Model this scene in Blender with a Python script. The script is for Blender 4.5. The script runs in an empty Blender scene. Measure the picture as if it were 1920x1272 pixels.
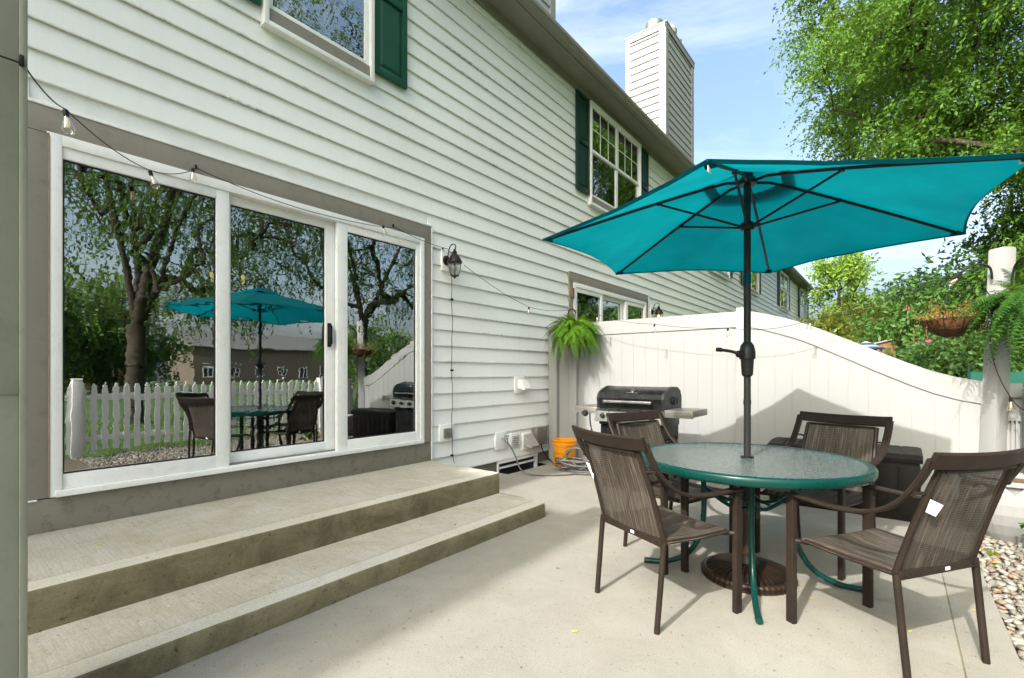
import bpy, bmesh, math, random
import numpy as np
from mathutils import Vector, Matrix, noise
R = math.radians
PI = math.pi
SC = bpy.context.scene
COL = SC.collection
random.seed(7)
RNG = np.random.default_rng(7)

# ------------------------------------------------------------------ camera, sky, sun
cd = bpy.data.cameras.new('camera'); cam = bpy.data.objects.new('camera', cd); COL.objects.link(cam)
cd.sensor_width = 36; cd.lens = 905 / 1920 * 36; cd.shift_y = (700 - 636) / 1920; cd.clip_end = 2000; cd.clip_start = .02
YAW = math.atan(720 / 905)
cam.location = (0, 0, 1.18); cam.rotation_euler = (PI / 2, 0, YAW)
SC.camera = cam
W = bpy.data.worlds.new('World'); SC.world = W; W.use_nodes = True
wn = W.node_tree.nodes; wl = W.node_tree.links
SUN_EL = 39
bg = wn['Background']; bg.inputs[1].default_value = .15
sky = wn.new('ShaderNodeTexSky'); sky.sky_type = 'NISHITA'; sky.sun_disc = False
sky.sun_elevation = R(SUN_EL); sky.sun_rotation = R(181.5); sky.air_density = 1.0; sky.dust_density = 9.0; sky.ozone_density = 1.5
tc = wn.new('ShaderNodeTexCoord'); mp = wn.new('ShaderNodeMapping'); mp.inputs[3].default_value = (1.0, 1.6, 3.2)
mp.inputs[2].default_value = (.2, .35, .4)
n1 = wn.new('ShaderNodeTexNoise'); n1.inputs['Scale'].default_value = 2.1; n1.inputs['Detail'].default_value = 9; n1.inputs['Roughness'].default_value = .62; n1.inputs['Distortion'].default_value = .5
cr = wn.new('ShaderNodeValToRGB'); cr.color_ramp.elements[0].position = .40; cr.color_ramp.elements[0].color = (.02, .02, .02, 1); cr.color_ramp.elements[1].position = .85; cr.color_ramp.elements[1].color = (.6, .6, .6, 1)
mx = wn.new('ShaderNodeMix'); mx.data_type = 'RGBA'
wl.new(tc.outputs['Generated'], mp.inputs[0]); wl.new(mp.outputs[0], n1.inputs['Vector']); wl.new(n1.outputs[0], cr.inputs[0])
hz = wn.new('ShaderNodeMix'); hz.data_type = 'RGBA'; hz.blend_type = 'MULTIPLY'; hz.inputs[0].default_value = 1; hz.inputs[7].default_value = (.92, 1.015, 1.0, 1); wl.new(sky.outputs[0], hz.inputs[6])
wl.new(cr.outputs[0], mx.inputs[0]); wl.new(hz.outputs[2], mx.inputs[6]); mx.inputs[7].default_value = (4.0, 4.15, 4.3, 1)
wl.new(mx.outputs[2], bg.inputs[0])
sd = bpy.data.lights.new('sun', 'SUN'); sd.energy = 2.0; sd.angle = R(.8); sd.color = (1, .98, .955)
sun = bpy.data.objects.new('sun', sd); COL.objects.link(sun)
SDIR = Vector((.03, 1, -math.tan(R(SUN_EL))))
sun.rotation_euler = SDIR.to_track_quat('-Z', 'Y').to_euler(); sun.location = (0, -5, 12)
vs = SC.view_settings; SC.display_settings.display_device = 'sRGB'
vs.view_transform = 'Standard'; vs.look = 'None'; vs.exposure = 1.64; vs.gamma = 1; vs.use_curve_mapping = False
SC.cycles.max_bounces = 10; SC.cycles.transparent_max_bounces = 24; SC.cycles.diffuse_bounces = 4

# ------------------------------------------------------------------ materials
def newmat(name):
    m = bpy.data.materials.new(name); m.use_nodes = True
    return m, m.node_tree.nodes, m.node_tree.links, m.node_tree.nodes['Principled BSDF']
def texco(n, l, scale=(1, 1, 1), world=True):
    if world:
        g = n.new('ShaderNodeNewGeometry'); src = g.outputs['Position']
    else:
        g = n.new('ShaderNodeTexCoord'); src = g.outputs['Object']
    mpp = n.new('ShaderNodeMapping'); mpp.inputs[3].default_value = scale
    l.new(src, mpp.inputs[0]); return mpp.outputs[0]
def noise_n(n, l, vec, scale, detail=5, rough=.6, dist=0):
    t = n.new('ShaderNodeTexNoise'); t.inputs['Scale'].default_value = scale; t.inputs['Detail'].default_value = detail
    t.inputs['Roughness'].default_value = rough; t.inputs['Distortion'].default_value = dist; l.new(vec, t.inputs['Vector']); return t.outputs[0]
def ramp(n, l, fac, stops):
    r = n.new('ShaderNodeValToRGB'); e = r.color_ramp.elements
    while len(e) < len(stops): e.new(.5)
    for k, (p, c) in enumerate(stops):
        e[k].position = p; e[k].color = (*c, 1) if len(c) == 3 else c
    l.new(fac, r.inputs[0]); return r.outputs[0]
def mixc(n, l, fac, a, b, mode='MIX'):
    m = n.new('ShaderNodeMix'); m.data_type = 'RGBA'; m.blend_type = mode
    for sock, v in ((0, fac), (6, a), (7, b)):
        if isinstance(v, (int, float)): m.inputs[sock].default_value = v
        elif isinstance(v, (tuple, list)): m.inputs[sock].default_value = (*v[:3], 1)
        else: l.new(v, m.inputs[sock])
    return m.outputs[2]
def mathn(n, l, op, a, b=None, c=None):
    m = n.new('ShaderNodeMath'); m.operation = op
    for k, v in enumerate((a, b, c)):
        if v is None: continue
        if isinstance(v, (int, float)): m.inputs[k].default_value = v
        else: l.new(v, m.inputs[k])
    return m.outputs[0]
def bump(n, l, b, h, strength=.3, dist=.01):
    bp = n.new('ShaderNodeBump'); bp.inputs['Strength'].default_value = strength; bp.inputs['Distance'].default_value = dist
    l.new(h, bp.inputs['Height']); l.new(bp.outputs[0], b.inputs['Normal'])
def paint(name, c, rough=.5, var=.08, nscale=3., metal=0., dirt=None, dirt_amt=.35, dscale=6, bmp=.06, bscale=120, spec=.3):
    m, n, l, b = newmat(name)
    v = texco(n, l)
    f = noise_n(n, l, v, nscale)
    lo = tuple(x * (1 - var) for x in c); hi = tuple(min(1, x * (1 + var)) for x in c)
    col = ramp(n, l, f, [(.3, lo), (.7, hi)])
    if dirt:
        d = noise_n(n, l, v, dscale, 8, .7, .3)
        k = ramp(n, l, d, [(.52, (0, 0, 0)), (.75, (dirt_amt,) * 3)])
        col = mixc(n, l, k, col, dirt)
    l.new(col, b.inputs['Base Color']); b.inputs['Roughness'].default_value = rough; b.inputs['Metallic'].default_value = metal
    b.inputs['Specular IOR Level'].default_value = spec
    r2 = noise_n(n, l, v, 14); rr = mathn(n, l, 'MULTIPLY_ADD', r2, .25, rough - .12); l.new(rr, b.inputs['Roughness'])
    if bmp: bump(n, l, b, noise_n(n, l, v, bscale, 3), bmp, .003)
    return m

def siding_mat():
    m, n, l, b = newmat('vinyl_siding')
    v = texco(n, l); g = n.new('ShaderNodeNewGeometry'); sp = n.new('ShaderNodeSeparateXYZ'); l.new(g.outputs['Position'], sp.inputs[0])
    f = noise_n(n, l, texco(n, l, (1, .6, 1)), 1.3, 6)
    base = ramp(n, l, f, [(.3, (.75, .75, .725)), (.7, (.82, .82, .795))])
    # faint vertical streaks of run-off
    st = noise_n(n, l, texco(n, l, (1, 9, .25)), 2.2, 6, .65)
    base = mixc(n, l, ramp(n, l, st, [(.48, (0, 0, 0)), (.85, (.10,) * 3)]), base, (.42, .42, .34))
    # mildew sits on the bottom lip of each course
    fr = mathn(n, l, 'FRACT', mathn(n, l, 'DIVIDE', mathn(n, l, 'ADD', sp.outputs[2], 10 * .1665 - 1.132 + .003), .1665))
    lip = ramp(n, l, fr, [(.0, (1, 1, 1)), (.07, (.9,) * 3), (.14, (0, 0, 0))])
    patch = ramp(n, l, noise_n(n, l, texco(n, l, (1, .9, 2.2)), 1.7, 7, .7), [(.48, (0, 0, 0)), (.68, (.65,) * 3)])
    fine = ramp(n, l, noise_n(n, l, texco(n, l, (1, 1, 1)), 22, 5, .7), [(.42, (0, 0, 0)), (.6, (1, 1, 1))])
    k = mathn(n, l, 'MULTIPLY', mathn(n, l, 'MULTIPLY', lip, patch), fine)
    col = mixc(n, l, k, base, (.10, .105, .06))
    l.new(col, b.inputs['Base Color']); b.inputs['Roughness'].default_value = .5; b.inputs['Specular IOR Level'].default_value = .3
    bump(n, l, b, noise_n(n, l, texco(n, l, (1, .12, 1)), 90, 4), .12, .002)
    return m

def concrete(name, c, dark=None, broom=None, bscale=1., stain=.5, joint=None):
    m, n, l, b = newmat(name)
    v = texco(n, l)
    big = noise_n(n, l, v, .9, 7, .62, .4); mid = noise_n(n, l, v, 7, 8, .7); fi = noise_n(n, l, v, 160, 3, .6)
    lo = tuple(x * .80 for x in c); hi = tuple(x * 1.12 for x in c)
    col = ramp(n, l, big, [(.3, lo), (.68, hi)])
    col = mixc(n, l, ramp(n, l, mid, [(.3, (.4,) * 3), (.55, (0,) * 3)]), col, tuple(x * .72 for x in c))
    col = mixc(n, l, .5, col, ramp(n, l, fi, [(.3, tuple(x * .6 for x in c)), (.7, tuple(min(1, x * 1.35) for x in c))]))
    if dark:
        d = noise_n(n, l, v, 3.2, 9, .75, .6)
        col = mixc(n, l, ramp(n, l, d, [(.42, (0,) * 3), (.7, (stain,) * 3)]), col, dark)
        pits = noise_n(n, l, v, 38, 4, .7)
        col = mixc(n, l, ramp(n, l, pits, [(.62, (0,) * 3), (.68, (.8,) * 3)]), col, tuple(x * .5 for x in dark))
    h = mathn(n, l, 'ADD', mathn(n, l, 'MULTIPLY', fi, .5), mid)
    if broom:
        w = noise_n(n, l, texco(n, l, broom), 60 * bscale, 4, .8)
        h = mathn(n, l, 'ADD', h, mathn(n, l, 'MULTIPLY', w, .9))
        col = mixc(n, l, ramp(n, l, w, [(.36, (.5,) * 3), (.54, (0,) * 3)]), col, tuple(x * .66 for x in c))
    l.new(col, b.inputs['Base Color']); b.inputs['Roughness'].default_value = .88; b.inputs['Specular IOR Level'].default_value = .25
    bump(n, l, b, h, .45, .004)
    return m

def glass_pane(name, refl=.38, tint=(.45, .50, .48), wav=.0007):
    m, n, l, b = newmat(name); n.remove(b)
    out = n['Material Output']
    gl = n.new('ShaderNodeBsdfGlossy'); gl.inputs['Roughness'].default_value = 0; gl.inputs['Color'].default_value = (.92, .95, .96, 1)
    tr = n.new('ShaderNodeBsdfTransparent'); tr.inputs[0].default_value = (*tint, 1)
    mxx = n.new('ShaderNodeMixShader'); fz = n.new('ShaderNodeLayerWeight'); fz.inputs[0].default_value = .25
    fac = mathn(n, l, 'MULTIPLY_ADD', fz.outputs[0], 1 - refl, refl); fac = mathn(n, l, 'MINIMUM', fac, 1)
    v = texco(n, l, (1, .55, 1.6)); h = noise_n(n, l, v, 2.6, 3, .55, .8)
    bp = n.new('ShaderNodeBump'); bp.inputs['Strength'].default_value = 1; bp.inputs['Distance'].default_value = wav
    l.new(h, bp.inputs['Height']); l.new(bp.outputs[0], gl.inputs['Normal'])
    l.new(fac, mxx.inputs[0]); l.new(tr.outputs[0], mxx.inputs[1]); l.new(gl.outputs[0], mxx.inputs[2]); l.new(mxx.outputs[0], out.inputs[0])
    return m

def leaf_mat(name, c1, c2, trans=.35, rough=.5, nscale=.9):
    m, n, l, b = newmat(name); out = n['Material Output']
    g = n.new('ShaderNodeNewGeometry'); v = texco(n, l)
    rnd = g.outputs['Random Per Island']
    f = mathn(n, l, 'MULTIPLY_ADD', noise_n(n, l, v, nscale, 3), 1.0, mathn(n, l, 'MULTIPLY_ADD', rnd, .5, -.25))
    col = ramp(n, l, f, [(.3, c1), (.7, c2)])
    l.new(col, b.inputs['Base Color']); b.inputs['Roughness'].default_value = rough; b.inputs['Specular IOR Level'].default_value = .35
    t = n.new('ShaderNodeBsdfTranslucent'); l.new(mixc(n, l, .5, col, (.30, .42, .04), 'MIX'), t.inputs[0])
    ms = n.new('ShaderNodeMixShader'); ms.inputs[0].default_value = trans
    l.new(b.outputs[0], ms.inputs[1]); l.new(t.outputs[0], ms.inputs[2]); l.new(ms.outputs[0], out.inputs[0])
    return m

def sling_mat():
    m, n, l, b = newmat('sling_mesh'); out = n['Material Output']
    v = texco(n, l, (1, 1, 1), False)
    st = noise_n(n, l, texco(n, l, (1, .03, .03), False), 120, 6, .75)
    col = ramp(n, l, st, [(.34, (.010, .008, .006)), (.5, (.042, .033, .026)), (.66, (.15, .125, .105))])
    wv = n.new('ShaderNodeTexWave'); wv.wave_type = 'BANDS'; wv.bands_direction = 'X'; wv.inputs['Scale'].default_value = 95; l.new(v, wv.inputs[0])
    sp = n.new('ShaderNodeSeparateXYZ'); l.new(v, sp.inputs[0])
    s2 = mathn(n, l, 'SINE', mathn(n, l, 'MULTIPLY', mathn(n, l, 'ADD', sp.outputs[2], sp.outputs[1]), 900))
    h = mathn(n, l, 'MULTIPLY', wv.outputs['Fac'], mathn(n, l, 'MULTIPLY_ADD', s2, .5, .5))
    col = mixc(n, l, mathn(n, l, 'MULTIPLY', h, .55), col, (.15, .125, .105))
    l.new(col, b.inputs['Base Color']); b.inputs['Roughness'].default_value = .6; b.inputs['Specular IOR Level'].default_value = .15
    bump(n, l, b, h, .5, .001)
    t = n.new('ShaderNodeBsdfTransparent'); ms = n.new('ShaderNodeMixShader'); ms.inputs[0].default_value = .07
    l.new(b.outputs[0], ms.inputs[1]); l.new(t.outputs[0], ms.inputs[2]); l.new(ms.outputs[0], out.inputs[0])
    return m

def canopy_mat():
    m, n, l, b = newmat('canopy_fabric'); out = n['Material Output']
    v = texco(n, l); f = noise_n(n, l, v, 2.2, 6)
    col = ramp(n, l, f, [(.3, (.0, .095, .12)), (.7, (.0, .15, .175))])
    l.new(col, b.inputs['Base Color']); b.inputs['Roughness'].default_value = .8; b.inputs['Specular IOR Level'].default_value = .15
    wr = noise_n(n, l, texco(n, l, (1, 1, 2)), 5, 4, .5, .5)
    bump(n, l, b, mathn(n, l, 'ADD', wr, mathn(n, l, 'MULTIPLY', noise_n(n, l, v, 500, 2), .05)), .25, .02)
    t = n.new('ShaderNodeBsdfTranslucent'); l.new(mixc(n, l, 0., col, (0, .3, .3)), t.inputs[0]); t.inputs[0].default_value = (0, .42, .47, 1)
    l.new(ramp(n, l, f, [(.3, (.0, .145, .18)), (.7, (.0, .215, .25))]), t.inputs[0])
    ms = n.new('ShaderNodeMixShader'); ms.inputs[0].default_value = .5
    l.new(b.outputs[0], ms.inputs[1]); l.new(t.outputs[0], ms.inputs[2]); l.new(ms.outputs[0], out.inputs[0])
    return m

def table_glass():
    m, n, l, b = newmat('pebbled_glass')
    v = texco(n, l); vo = n.new('ShaderNodeTexVoronoi'); vo.inputs['Scale'].default_value = 85; l.new(v, vo.inputs['Vector'])
    nn = noise_n(n, l, v, 60, 4, .6)
    b.inputs['Base Color'].default_value = (.40, .50, .47, 1); b.inputs['Roughness'].default_value = .10
    b.inputs['Transmission Weight'].default_value = .55; b.inputs['IOR'].default_value = 1.5
    l.new(ramp(n, l, noise_n(n, l, v, 45, 5, .7), [(.35, (.08, .115, .105)), (.65, (.30, .34, .325))]), b.inputs['Base Color'])
    bump(n, l, b, mathn(n, l, 'ADD', vo.outputs['Distance'], nn), .9, .006)
    return m

def emis(name, c, s):
    m, n, l, b = newmat(name); b.inputs['Emission Color'].default_value = (*c, 1); b.inputs['Emission Strength'].default_value = s
    b.inputs['Base Color'].default_value = (*c, 1); return m
def clear_glass(name, c=(1, 1, 1)):
    m, n, l, b = newmat(name); n.remove(b); out = n['Material Output']
    gl = n.new('ShaderNodeBsdfGlossy'); gl.inputs['Roughness'].default_value = .03
    tr = n.new('ShaderNodeBsdfTransparent'); tr.inputs[0].default_value = (*c, 1)
    lw = n.new('ShaderNodeLayerWeight'); lw.inputs[0].default_value = .45; mxx = n.new('ShaderNodeMixShader')
    f = mathn(n, l, 'MULTIPLY_ADD', lw.outputs['Facing'], .7, .08)
    l.new(f, mxx.inputs[0]); l.new(tr.outputs[0], mxx.inputs[1]); l.new(gl.outputs[0], mxx.inputs[2]); l.new(mxx.outputs[0], out.inputs[0]); return m

M = {}
M['siding'] = siding_mat()
M['trim'] = paint('taupe_trim', (.25, .225, .19), .5, .07, 2, dirt=(.09, .07, .05), dirt_amt=.35, dscale=9, bmp=.08)
M['olive_trim'] = paint('olive_trim', (.215, .222, .175), .5, .07, 2, dirt=(.10, .11, .07), dirt_amt=.35, dscale=9)
M['chase'] = paint('sun_toned_chimney_siding', (.36, .355, .345), .55, .05, 2, dirt=(.25, .25, .2), dirt_amt=.3)  # same vinyl as the wall, base colour darkened to offset direct sun
M['kick'] = paint('kick_board', (.21, .195, .155), .55, .08, 2, dirt=(.05, .04, .02), dirt_amt=.65, dscale=13)
M['vinyl'] = paint('white_vinyl', (.80, .79, .77), .38, .04, 2, dirt=(.38, .37, .32), dirt_amt=.3, dscale=11, bmp=.02)
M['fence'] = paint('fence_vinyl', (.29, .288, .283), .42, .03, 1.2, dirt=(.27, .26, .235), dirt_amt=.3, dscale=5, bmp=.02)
M['caulk'] = paint('old_caulk', (.30, .22, .16), .8, .2, 20)
M['green'] = paint('shutter_green', (.010, .070, .040), .42, .12, 6, bmp=.15)
M['darkgreen'] = paint('shutter_dark_green', (.008, .034, .026), .42, .12, 6, bmp=.15)
M['gutter'] = paint('gutter_metal', (.24, .22, .195), .45, .08, 3, dirt=(.08, .075, .06), dirt_amt=.5)
M['soffit'] = paint('soffit_panel', (.24, .225, .19), .6, .06, 3)
M['roof'] = paint('shingle', (.11, .105, .10), .9, .3, 30, bmp=.4, bscale=60)
M['pale_trim'] = paint('pale_chase_trim', (.30, .285, .27), .5, .05, 2, dirt=(.25, .23, .2), dirt_amt=.3)
M['steel'] = paint('brushed_steel', (.50, .48, .45), .28, .08, 5, 1.0, bmp=.1)
M['dull_steel'] = paint('dull_steel', (.30, .285, .26), .42, .12, 8, .75, dirt=(.12, .09, .07), dirt_amt=.5)
M['black'] = paint('black_enamel', (.007, .007, .0075), .25, .3, 6, bmp=.05, dirt=(.03, .027, .024), dirt_amt=.4, spec=.3)
M['charcoal'] = paint('charcoal_metal', (.020, .020, .020), .38, .2, 6, dirt=(.05, .047, .043), dirt_amt=.4, spec=.2)
M['rib'] = paint('black_rib', (.010, .010, .012), .4, .2, 6)
M['bronze_paint'] = paint('brown_frame', (.022, .0155, .0120), .42, .2, 9, .0, dirt=(.034, .026, .02), dirt_amt=.5, dscale=14, spec=.16)
M['sling'] = sling_mat()
M['canopy'] = canopy_mat()
M['tglass'] = table_glass()
M['tgreen'] = paint('green_enamel', (.002, .034, .028), .28, .08, 6, bmp=.0, spec=.25)
M['paper'] = paint('white_tag', (.75, .75, .74), .6, .03, 5)
M['orange'] = paint('orange_plastic', (.72, .27, .008), .4, .08, 4, dirt=(.35, .13, .02), dirt_amt=.5)
M['hose'] = paint('grey_hose', (.115, .105, .105), .42, .3, 8, bmp=.2)
M['hose_green'] = paint('green_coupling', (.16, .42, .02), .4, .1)
M['blue'] = paint('blue_valve', (.02, .16, .35), .4, .1)
M['wire'] = paint('black_wire', (.010, .010, .010), .5, .1)
M['bulb'] = clear_glass('bulb_glass', (.98, .97, .95))
M['lglass'] = clear_glass('lantern_glass', (.92, .93, .9))
M['filament'] = emis('filament', (.8, .5, .2), .12)
M['lit'] = emis('lit_bulb', (1., .62, .25), 1.6)
M['lantern'] = paint('lantern_metal', (.035, .028, .024), .35, .25, 20, .7)
M['brass'] = paint('brass', (.35, .20, .05), .35, .1, 8, .9)
M['pane'] = glass_pane('door_glass')
M['pane2'] = glass_pane('window_glass', .34, (.4, .45, .42), .0012)
M['spacer'] = paint('glass_spacer', (.02, .02, .022), .5, .1)
M['room'] = paint('room_wall', (.16, .15, .13), .8, .1)
M['roomfloor'] = paint('room_floor', (.07, .05, .035), .4, .2)
M['curtain'] = paint('teal_curtain', (.03, .16, .17), .9, .15, 8)
M['screen'] = paint('insect_screen', (.05, .045, .045), .8, .15, 10)
M['coping'] = paint('dark_coping', (.04, .035, .03), .6, .1)
M['found'] = concrete('foundation', (.16, .145, .11), (.06, .05, .03))
M['patio'] = concrete('patio_concrete', (.285, .265, .228), (.20, .18, .145), None, .5, .5)
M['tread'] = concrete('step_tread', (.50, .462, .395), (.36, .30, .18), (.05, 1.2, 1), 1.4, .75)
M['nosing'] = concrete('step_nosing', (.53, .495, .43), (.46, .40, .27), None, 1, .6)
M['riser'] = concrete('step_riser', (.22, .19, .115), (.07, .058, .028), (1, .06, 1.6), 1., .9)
M['resin'] = paint('deck_box_resin', (.011, .0085, .0075), .5, .15, 9, bmp=.2, bscale=300, spec=.14)
M['planter'] = paint('planter_white', (.29, .285, .275), .5, .03, 3)
M['soil'] = paint('soil', (.10, .065, .04), .95, .4, 30, bmp=.6, bscale=90)
M['cast'] = None
def cast_mat():
    m, n, l, b = newmat('cast_bronze'); v = texco(n, l)
    g = n.new('ShaderNodeNewGeometry')
    k = ramp(n, l, noise_n(n, l, v, 9, 7, .7), [(.42, (.005, .004, .0035)), (.64, (.010, .006, .004)), (.82, (.035, .017, .007))])
    pt = ramp(n, l, g.outputs['Pointiness'], [(.505, (0,) * 3), (.56, (.9,) * 3)])
    l.new(mixc(n, l, pt, k, (.035, .017, .007)), b.inputs['Base Color'])
    b.inputs['Roughness'].default_value = .42; b.inputs['Metallic'].default_value = .0; b.inputs['Specular IOR Level'].default_value = .35
    bump(n, l, b, noise_n(n, l, v, 60, 5), .4, .003); return m
M['cast'] = cast_mat()
M['stone'] = None
def stone_mat(name, scale_rand=True):
    m, n, l, b = newmat(name); v = texco(n, l)
    oi = n.new('ShaderNodeObjectInfo'); g = n.new('ShaderNodeNewGeometry')
    r = mathn(n, l, 'FRACT', mathn(n, l, 'ADD', oi.outputs['Random'], g.outputs['Random Per Island']))
    c = ramp(n, l, r, [(0, (.20, .185, .155)), (.3, (.33, .31, .28)), (.55, (.14, .11, .08)), (.72, (.24, .195, .145)), (.86, (.09, .085, .075)), (.96, (.25, .10, .045))])
    c = mixc(n, l, .3, c, ramp(n, l, noise_n(n, l, v, 40, 5), [(.3, (.08, .07, .05)), (.7, (.38, .36, .31))]))
    l.new(c, b.inputs['Base Color']); b.inputs['Roughness'].default_value = .75
    bump(n, l, b, noise_n(n, l, v, 90, 4), .3, .003); return m
M['stone'] = stone_mat('river_stone')
M['bark'] = paint('bark', (.055, .042, .032), .9, .35, 12, bmp=.8, bscale=25)
M['twig'] = paint('dry_twig', (.16, .085, .03), .8, .3, 40)
M['dryleaf'] = leaf_mat('dry_leaf', (.16, .085, .015), (.26, .19, .035), .3)
M['purple'] = paint('purple_petal', (.30, .05, .16), .6, .2)
M['coco'] = paint('coco_liner', (.10, .042, .014), .95, .5, 40, bmp=.9, bscale=80)
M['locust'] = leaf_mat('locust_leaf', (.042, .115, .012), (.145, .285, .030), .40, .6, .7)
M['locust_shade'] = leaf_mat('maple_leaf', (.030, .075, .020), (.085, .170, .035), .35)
M['yellowgreen'] = leaf_mat('yellow_green_leaf', (.15, .19, .022), (.29, .28, .05), .4)
M['lime'] = leaf_mat('lime_leaf', (.15, .28, .03), (.30, .42, .06), .4)
M['midgreen'] = leaf_mat('mid_green_leaf', (.05, .13, .03), (.12, .24, .05), .38)
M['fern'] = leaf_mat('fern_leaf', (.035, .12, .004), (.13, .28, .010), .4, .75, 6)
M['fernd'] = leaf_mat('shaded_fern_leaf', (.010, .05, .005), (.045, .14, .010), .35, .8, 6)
M['plant'] = leaf_mat('plant_leaf', (.03, .10, .015), (.09, .20, .03), .35)
M['yleaf'] = paint('fallen_leaf', (.55, .48, .03), .6, .2)
M['bleaf'] = paint('brown_leaf', (.28, .13, .05), .7, .3)
M['grass'] = leaf_mat('grass_blade', (.05, .12, .02), (.12, .22, .04), .3)
M['lawn'] = paint('lawn', (.055, .095, .022), .95, .35, 1.2, bmp=.8, bscale=40)
M['bed'] = paint('gravel_soil', (.13, .105, .075), .95, .3, 20, bmp=.6)
M['mesh_green'] = paint('green_windscreen', (.004, .075, .05), .7, .15, 3)
M['brick'] = paint('far_brick', (.20, .10, .07), .85, .2, 6)
M['tan'] = paint('tan_wall', (.13, .10, .08), .8, .1)
M['wood'] = paint('brown_wood', (.20, .10, .045), .7, .2, 8)
M['awning_blue'] = paint('blue_stripe', (.02, .05, .14), .8, .1)
M['asphalt'] = paint('asphalt', (.07, .07, .068), .9, .2)

# ------------------------------------------------------------------ builders
class MB:
    def __init__(s): s.v = []; s.f = []; s.mi = []
    def add(s, vs, fs, mi=0):
        o = len(s.v); s.v += [tuple(p) for p in vs]; s.f += [tuple(i + o for i in f) for f in fs]; s.mi += [mi] * len(fs); return s
    def box(s, x0, x1, y0, y1, z0, z1, mi=0, ch=0):
        if ch <= 0:
            vs = [(x, y, z) for x in (x0, x1) for y in (y0, y1) for z in (z0, z1)]
            fs = [(0, 1, 3, 2), (4, 6, 7, 5), (0, 4, 5, 1), (2, 3, 7, 6), (0, 2, 6, 4), (1, 5, 7, 3)]
            return s.add(vs, fs, mi)
        bm = bmesh.new(); bmesh.ops.create_cube(bm, size=1)
        for v in bm.verts: v.co = Vector(((x0 + x1) / 2 + v.co.x * (x1 - x0), (y0 + y1) / 2 + v.co.y * (y1 - y0), (z0 + z1) / 2 + v.co.z * (z1 - z0)))
        bmesh.ops.bevel(bm, geom=bm.edges[:], offset=ch, segments=2, affect='EDGES', profile=.6)
        bm.verts.index_update(); s.add([v.co[:] for v in bm.verts], [[v.index for v in f.verts] for f in bm.faces], mi); bm.free(); return s
    def tube(s, pts, r, seg=8, mi=0, cap=True):
        pts = [Vector(p) for p in pts]; n = len(pts)
        rs = r if isinstance(r, (list, tuple)) else [r] * n
        t0 = (pts[1] - pts[0]).normalized(); up = Vector((0, 0, 1)) if abs(t0.z) < .9 else Vector((1, 0, 0))
        u = t0.cross(up).normalized(); vs = []; fs = []
        for i, p in enumerate(pts):
            t = (pts[min(i + 1, n - 1)] - pts[max(i - 1, 0)]).normalized()
            u = (u - t * u.dot(t)).normalized(); w = t.cross(u)
            for k in range(seg):
                a = 2 * PI * k / seg; vs.append(p + (u * math.cos(a) + w * math.sin(a)) * rs[i])
        for i in range(n - 1):
            for k in range(seg):
                a = i * seg + k; b2 = i * seg + (k + 1) % seg; fs.append((a, b2, b2 + seg, a + seg))
        if cap: fs.append(tuple(range(seg))[::-1]); fs.append(tuple((n - 1) * seg + k for k in range(seg)))
        return s.add(vs, fs, mi)
    def strip(s, pts, w, t, side=Vector((1, 0, 0)), mi=0):
        # a flat bar of width w (along side) and thickness t following pts
        pts = [Vector(p) for p in pts]; n = len(pts); vs = []; fs = []
        for i, p in enumerate(pts):
            d = (pts[min(i + 1, n - 1)] - pts[max(i - 1, 0)]).normalized()
            sd_ = (side - d * side.dot(d)).normalized(); nn = d.cross(sd_)
            ww = w[i] if isinstance(w, (list, tuple)) else w
            e = min(t, ww) * .3
            for a, b2 in ((-ww / 2 + e, -t / 2), (ww / 2 - e, -t / 2), (ww / 2, -t / 2 + e), (ww / 2, t / 2 - e), (ww / 2 - e, t / 2), (-ww / 2 + e, t / 2), (-ww / 2, t / 2 - e), (-ww / 2, -t / 2 + e)):
                vs.append(p + sd_ * a + nn * b2)
        for i in range(n - 1):
            for k in range(8):
                a = i * 8 + k; b2 = i * 8 + (k + 1) % 8; fs.append((a, b2, b2 + 8, a + 8))
        fs.append(tuple(range(8))[::-1]); fs.append(tuple((n - 1) * 8 + k for k in range(8)))
        return s.add(vs, fs, mi)
    def lathe(s, prof, seg=24, c=(0, 0, 0), mi=0, cap=True, fr=None):
        vs = []; fs = []
        for i, (r, z) in enumerate(prof):
            for k in range(seg):
                a = 2 * PI * k / seg; rr = r * (fr(a, i) if fr else 1)
                vs.append((c[0] + rr * math.cos(a), c[1] + rr * math.sin(a), c[2] + z))
        for i in range(len(prof) - 1):
            for k in range(seg):
                a = i * seg + k; b2 = i * seg + (k + 1) % seg; fs.append((a, b2, b2 + seg, a + seg))
        if cap: fs.append(tuple(range(seg))[::-1]); fs.append(tuple((len(prof) - 1) * seg + k for k in range(seg)))
        return s.add(vs, fs, mi)
    def prism(s, poly, axis, a0, a1, mi=0):
        n = len(poly)
        def P(p, q): return {'x': (q, p[0], p[1]), 'y': (p[0], q, p[1]), 'z': (p[0], p[1], q)}[axis]
        vs = [P(p, a0) for p in poly] + [P(p, a1) for p in poly]
        fs = [tuple(range(n))[::-1], tuple(range(n, 2 * n))] + [(i, (i + 1) % n, (i + 1) % n + n, i + n) for i in range(n)]
        return s.add(vs, fs, mi)
    def disc(s, c, nrm, r, t, seg=16, mi=0):
        c = Vector(c); nrm = Vector(nrm).normalized(); return s.tube([c, c + nrm * t], r, seg, mi)
    def xf(s, mat): s.v = [tuple(mat @ Vector(p)) for p in s.v]; return s
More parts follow.
